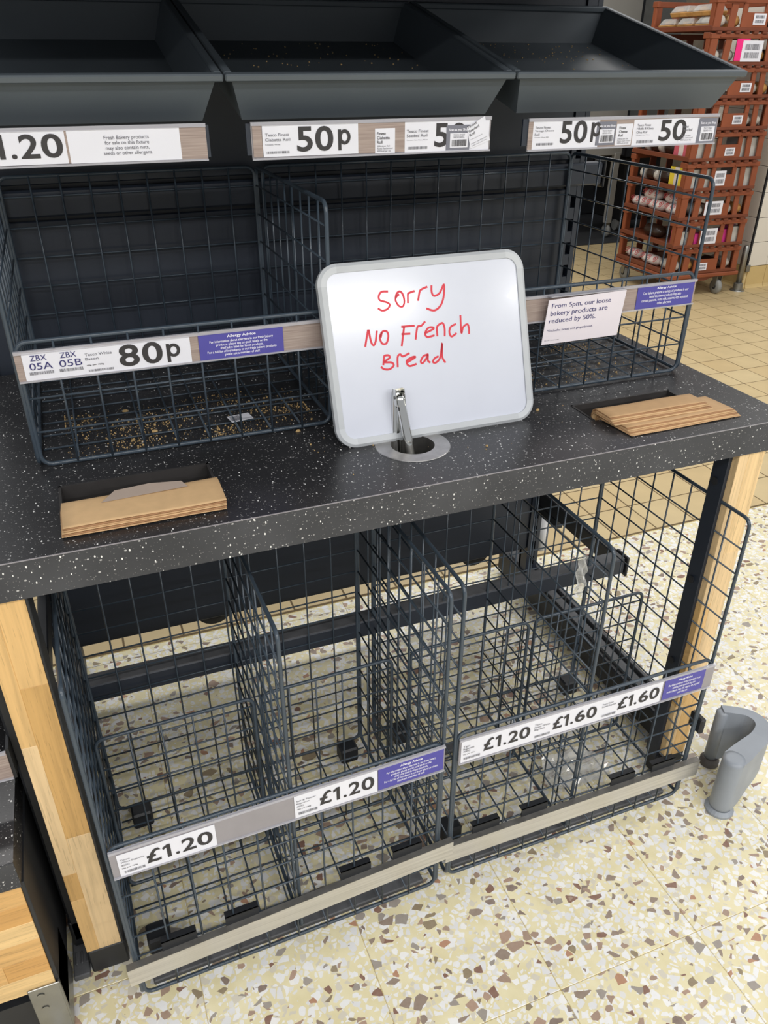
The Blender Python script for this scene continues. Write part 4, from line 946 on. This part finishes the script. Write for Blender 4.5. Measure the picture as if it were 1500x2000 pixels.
names = ['bottom rust-red bread crate, standing on the wheeled dolly', 'rust-red crate second from the floor, with magenta boxes', 'rust-red crate third from the floor, full of pink-swirl wrapped loaves', 'rust-red crate fourth from the floor, with a yellow and white box', 'rust-red crate fifth from the floor, with a rose and white box', 'rust-red crate sixth from the floor, level with the right tray label', 'rust-red crate seventh from the floor, beside the right tray corner', 'rust-red crate with a hot pink and white paper tag', 'top rust-red crate in view, holding glossy clear bread packs']
proto = crate_proto(); CR = []
for k in range(9):
    c = proto if k == 0 else copy_tree(proto)
    c.location = (CO.x, CO.y, CZ+k*CH); c['label'] = names[k]; c['group'] = 'stacked rust-red bread crates'; CR.append(c)
def cpt(x, y, z): return Vector((CO.x+x*math.cos(CA)-y*math.sin(CA), CO.y+x*math.sin(CA)+y*math.cos(CA), z))
# white code stickers on the crate fronts are parts of the crates
for k, c in enumerate(CR):
    S = Sheet(c, (0, -0.0012, 0)); LOCAL.add(c.name)
    dx, dz, w, h = ((0.225, 0.022, 0.075, 0.05), (0.20, 0.02, 0.13, 0.10), (0.19, 0.028, 0.14, 0.085), (0.22, 0.03, 0.085, 0.09), (0.26, 0.030, 0.075, 0.048), (0.27, 0.034, 0.075, 0.05), (0.28, 0.034, 0.08, 0.05), (0.235, 0.02, 0.15, 0.11), (0.275, 0.032, 0.09, 0.058))[k]
    if k == 7: S.card('pink_tag', hotpink, dx-0.045, dz+0.005, dx+0.05, dz+h+0.02, 0.0006, 0.001)
    p = S.card('code_sticker', paper, dx, dz, dx+w, dz+h, 0.002, 0.001)
    for r_ in range(2): S.barcode(dx+w*0.14, dz+h*(0.16+0.40*r_), dx+w*0.86, dz+h*(0.44+0.40*r_), 0.0026, inkgrey, p, 40+k*2+r_)
# contents
def loaf(name, label, cat, group, p0, p1, r, m, swirl=False, sq=0.8):
    a, b = Vector(p0), Vector(p1); n = 8; mb = MB(); pts = []; rr = []
    for i in range(n+1):
        u = i/n; pts.append(a+(b-a)*u); rr.append(r*(0.45 if i in (0, n) else 0.9 if i in (1, n-1) else 1.0))
    mb.tube(pts, r, 12, rr=rr); mid = (a+b)/2
    mb.v = [(x, y, a.z+(z-a.z)*sq) for x, y, z in mb.v]
    c = (mid.x, mid.y, min(v[2] for v in mb.v))
    if not swirl:
        o = add(name, mb.mesh(name, c, True), m); o.location = c; return tag(o, label, cat, group)
    o = add(name, mb.mesh(name, c, True), m); o.location = c; tag(o, label, cat, group)
    ax = (b-a).normalized()
    sw = MB()
    for u in (0.12, 0.5, 0.88):
        cc = a+(b-a)*u; sp_ = []
        up = Vector((0, 0, 1)); out_ = Vector((-0.75, -0.45, 0.55)); out_ = (out_-ax*out_.dot(ax)).normalized(); tn = ax.cross(out_)
        for k in range(22):
            th_ = k*0.55; ra = 0.0035+0.0011*k; du, dv = ra*math.cos(th_), ra*math.sin(th_)
            w = min(0.98, abs(dv)/r); pp = cc+ax*du+(tn*dv+out_*(r*math.sqrt(1-w*w)))
            sp_.append((pp.x, pp.y, a.z+(pp.z-a.z)*sq+0.001))
        sw.tube(sp_, 0.0022, 4)
    sw.build('swirl_print', wrap_pink, o)
    return o
def boxy(name, label, cat, group, x0, x1, y0, y1, z0, z1, m, bands=()):
    c = cpt((x0+x1)/2, (y0+y1)/2, z0); t = thing(name, label, cat, tuple(c), (0, 0, CA), group); LOCAL.add(t.name)
    X, Y = (x1-x0)/2, (y1-y0)/2
    MB().box(-X, X, -Y, Y, 0, z1-z0).build('carton', m, t, bevel=0.002)
    for f0, f1, bm2 in bands: MB().box(-X-0.0008, X+0.0008, -Y-0.0008, -Y+(2*Y)*f1, 0.001, z1-z0+0.0008).build('band', bm2, t) if f0 == 0 else MB().box(-X-0.0008, X+0.0008, -Y+2*Y*f0, -Y+2*Y*f1, 0.001, z1-z0+0.0008).build('band', bm2, t)
    return t
def zc(k): return CZ+k*CH+0.0145
# bottom crate: two swirl rolls and clear packs
loaf('wrapped_loaf', 'pink-swirl wrapped loaf at the front of the bottom crate', 'wrapped loaf', 'pink-swirl wrapped loaves', cpt(0.07, 0.20, zc(0)+0.034), cpt(0.07, 0.40, zc(0)+0.034), 0.042, wrap_white, True)
loaf('wrapped_loaf', 'pink-swirl wrapped loaf at the far left of the bottom crate', 'wrapped loaf', 'pink-swirl wrapped loaves', cpt(0.08, 0.44, zc(0)+0.034), cpt(0.08, 0.60, zc(0)+0.034), 0.042, wrap_white, True)
loaf('clear_pack', 'olive clear-wrapped pack at the near corner of the bottom crate', 'bread pack', 'clear bread packs', cpt(0.08, 0.06, zc(0)+0.034), cpt(0.08, 0.17, zc(0)+0.034), 0.042, wrap_clear)
# third crate: four swirl loaves
for lab, y0, y1, dz, dx in (('pink-swirl wrapped loaf lying lowest at the left of the third crate', 0.44, 0.62, 0, 0), ('pink-swirl wrapped loaf in the middle of the third crate', 0.24, 0.42, 0, 0), ('pink-swirl wrapped loaf at the near corner of the third crate', 0.05, 0.22, 0, 0), ('pink-swirl wrapped loaf on top at the left of the third crate', 0.36, 0.54, 0.052, 0.04), ('pink-swirl wrapped loaf on top near the corner of the third crate', 0.14, 0.31, 0.052, 0.05)):
    loaf('wrapped_loaf', lab, 'wrapped loaf', 'pink-swirl wrapped loaves', cpt(0.07+dx, y0, zc(2)+0.034+dz), cpt(0.07+dx, y1, zc(2)+0.034+dz), 0.042, wrap_white, True)
# second crate: dark pack, magenta boxes
loaf('dark_loaf', 'dark wrapped loaf in the second crate from the floor', 'wrapped loaf', 'dark wrapped loaves', cpt(0.10, 0.26, zc(1)+0.04), cpt(0.10, 0.46, zc(1)+0.04), 0.052, dark_cake)
for i, x in enumerate((0.06, 0.175, 0.40, 0.48)):
    boxy('magenta_box', ('magenta and grey box at the near corner of the second crate', 'magenta and grey box left of the sticker in the second crate', 'magenta and grey box right of the sticker in the second crate', 'magenta and grey box at the right end of the second crate')[i], 'box', 'magenta boxes in the second crate', x, x+0.07, 0.025, 0.13, zc(1), zc(1)+(0.085, 0.07, 0.085, 0.10)[i], card_grey if i else card_pink, ((0.0, 0.5, card_pink if i else card_grey),) if i < 3 else ((0.5, 0.99, card_pink),))
# fourth and fifth: pale grey cartons behind the slats, dark loaves
for k, word in ((3, 'fourth'), (4, 'fifth')):
    for i, x in enumerate((0.055, 0.155, 0.39, 0.468)):
        boxy('pale_box', 'pale grey carton %s in the %s crate from the floor' % (('at the near corner', 'second from the near corner', 'right of the sticker', 'at the right end')[i], word), 'box', 'pale grey cartons behind the crate slats', x, x+(0.09, 0.09, 0.07, 0.072)[i], 0.030, 0.16, zc(k), zc(k)+0.115, card_grey)
    boxy('banded_box', '%s and white banded box in the %s crate from the floor' % (('yellow', 'rose')[k-3], word), 'box', 'banded boxes', 0.022, 0.050, 0.07, 0.20, zc(k), zc(k)+0.12, wrap_white, ((0.0, 0.25, (card_yellow, card_rose)[k-3]), (0.62, 0.99, (card_yellow, card_rose)[k-3])))
    for i, (y0, y1) in enumerate(((0.24, 0.36), (0.40, 0.52))):
        loaf('dark_loaf', 'dark wrapped loaf %s in the %s crate from the floor' % (('beside the banded box', 'at the far left')[i], word), 'wrapped loaf', 'dark wrapped loaves', cpt(0.10, y0, zc(k)+0.045), cpt(0.10, y1, zc(k)+0.045), 0.056, dark_cake)
        loaf('clear_pack', 'clear wrapped end pack %s in the %s crate from the floor' % (('by the banded box', 'by the far left loaf')[i], word), 'bread pack', 'clear bread packs', cpt(0.08, y1-0.005, zc(k)+0.045), cpt(0.08, y1+0.035, zc(k)+0.045), 0.052, wrap_clear)
# clear packs showing through the slats of the others
ords = {0: 'bottom', 2: 'third', 5: 'sixth', 6: 'seventh', 7: 'tagged', 8: 'top'}
for k, word in ords.items():
    for i, x in enumerate((0.08, 0.18, 0.41, 0.49)):
        if k == 2 and i == 0: continue
        z = zc(k)+0.036
        nm = 'clear bread pack %s in the %s crate' % (('near the front corner', 'left of the sticker', 'right of the sticker', 'at the right end')[i], word)
        loaf('clear_pack', nm, 'bread pack', 'clear bread packs', cpt(x, 0.03, z), cpt(x, 0.19, z), 0.045, (wrap_clear, bread, dark_cake, wrap_clear)[(i+k) % 4])
for i, (y0, y1, z, x) in enumerate(((0.05, 0.21, 0, 0.02), (0.23, 0.39, 0, 0.02), (0.41, 0.58, 0, 0.02), (0.09, 0.27, 0.066, 0.03), (0.31, 0.49, 0.066, 0.03))):
    lab = 'clear lidded pack of rolls, %s in the top crate' % ('lower near one', 'lower middle one', 'lower far one', 'upper near one', 'upper far one')[i]
    t = thing('clear_tray_pack', lab, 'bread pack', tuple(cpt(x, y0, zc(8)+z)), (0, 0, CA), 'clear lidded packs in the top crate'); LOCAL.add(t.name)
    L = y1-y0; Wd = 0.13
    MB().hexa([(0.008, 0.008, 0), (Wd-0.008, 0.008, 0), (Wd-0.008, L-0.008, 0), (0.008, L-0.008, 0), (0, 0, 0.024), (Wd, 0, 0.024), (Wd, L, 0.024), (0, L, 0.024)]).build('pack_tray', bread, t, bevel=0.003)
    MB().hexa([(0, 0, 0.0245), (Wd, 0, 0.0245), (Wd, L, 0.0245), (0, L, 0.0245), (0.022, 0.022, 0.060), (Wd-0.022, 0.022, 0.060), (Wd-0.022, L-0.022, 0.060), (0.022, L-0.022, 0.060)]).build('pack_lid', lidm, t, bevel=0.006)
    for k in range(2):
        yy = 0.035+k*(L-0.07)
        MB().tube([(0.03, yy, 0.030), (Wd*0.5, yy, 0.036), (Wd-0.03, yy, 0.030)], 0.016, 8, rr=[0.008, 0.018, 0.008]).build('bread_roll', bread, t, smooth=True)
# dolly
t = thing('crate_dolly', 'low rust-red wheeled dolly under the crate stack', 'dolly', (CO.x, CO.y, 0), (0, 0, CA)); LOCAL.add(t.name)
MB().box(-0.01, CW+0.02, -0.008, CD+0.01, 0.128, 0.155).build('platform', rust, t, bevel=0.006)
MB().prism([(0.03, 0.02, 0.10), (0.32, 0.02, 0.10), (0.42, 0.02, 0.128), (0.0, 0.02, 0.128)], (0, CD-0.04, 0)).build('under_frame', rust_d, t)
for cx, cy in ((0.06, CD-0.05), (CW-0.12, 0.03), (0.06, 0.05), (CW-0.10, CD-0.06)):
    w_ = MB().lathe([(0.020, -0.016), (0.048, -0.014), (0.050, 0.0), (0.048, 0.014), (0.020, 0.016)], (cx, cy, 0.050), 20, 'X').build('castor_wheel', wheel_g, t, smooth=True)
    MB().lathe([(0.018, -0.019), (0.018, 0.019)], (cx, cy, 0.050), 12, 'X').build('hub', blackp, w_)
    MB().prism([(cx-0.022, cy-0.012, 0.045), (cx-0.022, cy+0.012, 0.045), (cx-0.022, cy+0.026, 0.128), (cx-0.022, cy-0.026, 0.128)], (0.003, 0, 0)).prism([(cx+0.019, cy-0.012, 0.045), (cx+0.019, cy+0.012, 0.045), (cx+0.019, cy+0.026, 0.128), (cx+0.019, cy-0.026, 0.128)], (0.003, 0, 0)).build('castor_fork', galv, w_)
# steel post by the pillar
t = thing('steel_post', 'short steel post with a flanged foot between the crates and the tiled pillar', 'post', (3.915, 3.44, 0))
MB().lathe([(0.020, 0.03), (0.020, 0.30), (0.014, 0.312)], (3.915, 3.44, 0), 18).build('tube', galv, t, smooth=True)
MB().lathe([(0.052, 0.0), (0.050, 0.006), (0.034, 0.010), (0.032, 0.05), (0.021, 0.056)], (3.915, 3.44, 0), 24).build('flange', galv, t)
# ------------------------------------------------------------------ BAKERY BEYOND
t = thing('steel_cabinet', 'tall dull steel cabinet on legs and castors in the doorway behind the counter', 'cabinet', (3.9, 5.7, 0))
MB().box(3.35, 4.175, 5.35, 6.2, 0.70, 2.4).build('body', cabsteel, t, bevel=0.006)
MB().box(3.36, 4.168, 5.338, 5.35, 0.80, 2.35).build('door', cabsteel, t, bevel=0.004)
MB().box(4.168, 4.19, 5.34, 5.40, 0.70, 2.4).build('door_seal', blackp, t)
for lx, ly in ((4.13, 5.37), (3.40, 5.37), (4.13, 6.15), (3.40, 6.15)):
    MB().box(lx-0.03, lx+0.03, ly-0.025, ly+0.025, 0.13, 0.72).build('leg', cabsteel, t, bevel=0.004)
    w_ = MB().lathe([(0.03, -0.015), (0.055, -0.012), (0.055, 0.012), (0.03, 0.015)], (lx, ly, 0.061), 16, 'X').build('castor_wheel', wheel_g, t, smooth=True)
    MB().box(lx-0.02, lx+0.02, ly-0.02, ly+0.02, 0.10, 0.132).build('castor_plate', galv, w_)
solo(MB().box(3.0, 5.4, 6.45, 6.89, 0.0065, 0.78), 'kick_cupboard', blackp, 'black cupboard in the shade behind the steel cabinet legs', 'cupboard', bevel=0.01)
tb = thing('waste_bin', 'black wheeled bin in the shade left of the crate stack', 'bin', (4.62, 5.75, 0))
MB().hexa([(4.40, 5.55, 0.10), (4.84, 5.55, 0.10), (4.84, 5.98, 0.10), (4.40, 5.98, 0.10), (4.34, 5.50, 0.66), (4.90, 5.50, 0.66), (4.90, 6.04, 0.66), (4.34, 6.04, 0.66)]).build('bin_body', blackrub, tb, bevel=0.01)
MB().hexa([(4.32, 5.48, 0.66), (4.92, 5.48, 0.66), (4.92, 6.06, 0.66), (4.32, 6.06, 0.66), (4.36, 5.52, 0.74), (4.88, 5.52, 0.74), (4.88, 6.02, 0.76), (4.36, 6.02, 0.76)]).build('bin_lid', blackrub, tb, bevel=0.01)
for x in (4.42, 4.80): MB().lathe([(0.05, -0.02), (0.05, 0.02)], (x, 5.62, 0.056), 14, 'X').build('bin_wheel', wheel_g, tb)
# crumpled clear film caught on the right floor basket
def scrap(label, c, sx, sy, up, seed):
    rd = random.Random(seed); ph = [rd.uniform(0, 6) for _ in range(6)]
    def fn(u, v):
        a, b = (u-0.5)*sx, (v-0.5)*sy; w = 0.006*math.sin(9*u+ph[0])*math.cos(7*v+ph[1])+0.004*math.sin(17*v+ph[2]+8*u)
        e = 1-0.5*abs(v-0.3)
        return (c[0]+a*e, c[1]+(w if up else b), c[2]+(b if up else 0.010+w))
    m = MB().grid(fn, 14, 14)
    o = solo(m, 'film_scrap', scrapm, label, 'film scrap', 'scraps of clear film on the right floor basket')
    md = o.modifiers.new('gauge', 'SOLIDIFY'); md.thickness = 0.0003
scrapm = mat('crumpled_clear_film', (225, 225, 222), 0.08, var=0.1, vscale=60, alpha=0.35, spec=1.0)
scrap('torn clear film scrap caught on the wire divider of the right floor basket', (0.226, -0.010, 0.665), 0.022, 0.085, True, 5)
scrap('crumpled clear film lying in the bottom of the right floor basket', (0.36, 0.085, 0.018), 0.17, 0.10, False, 8)
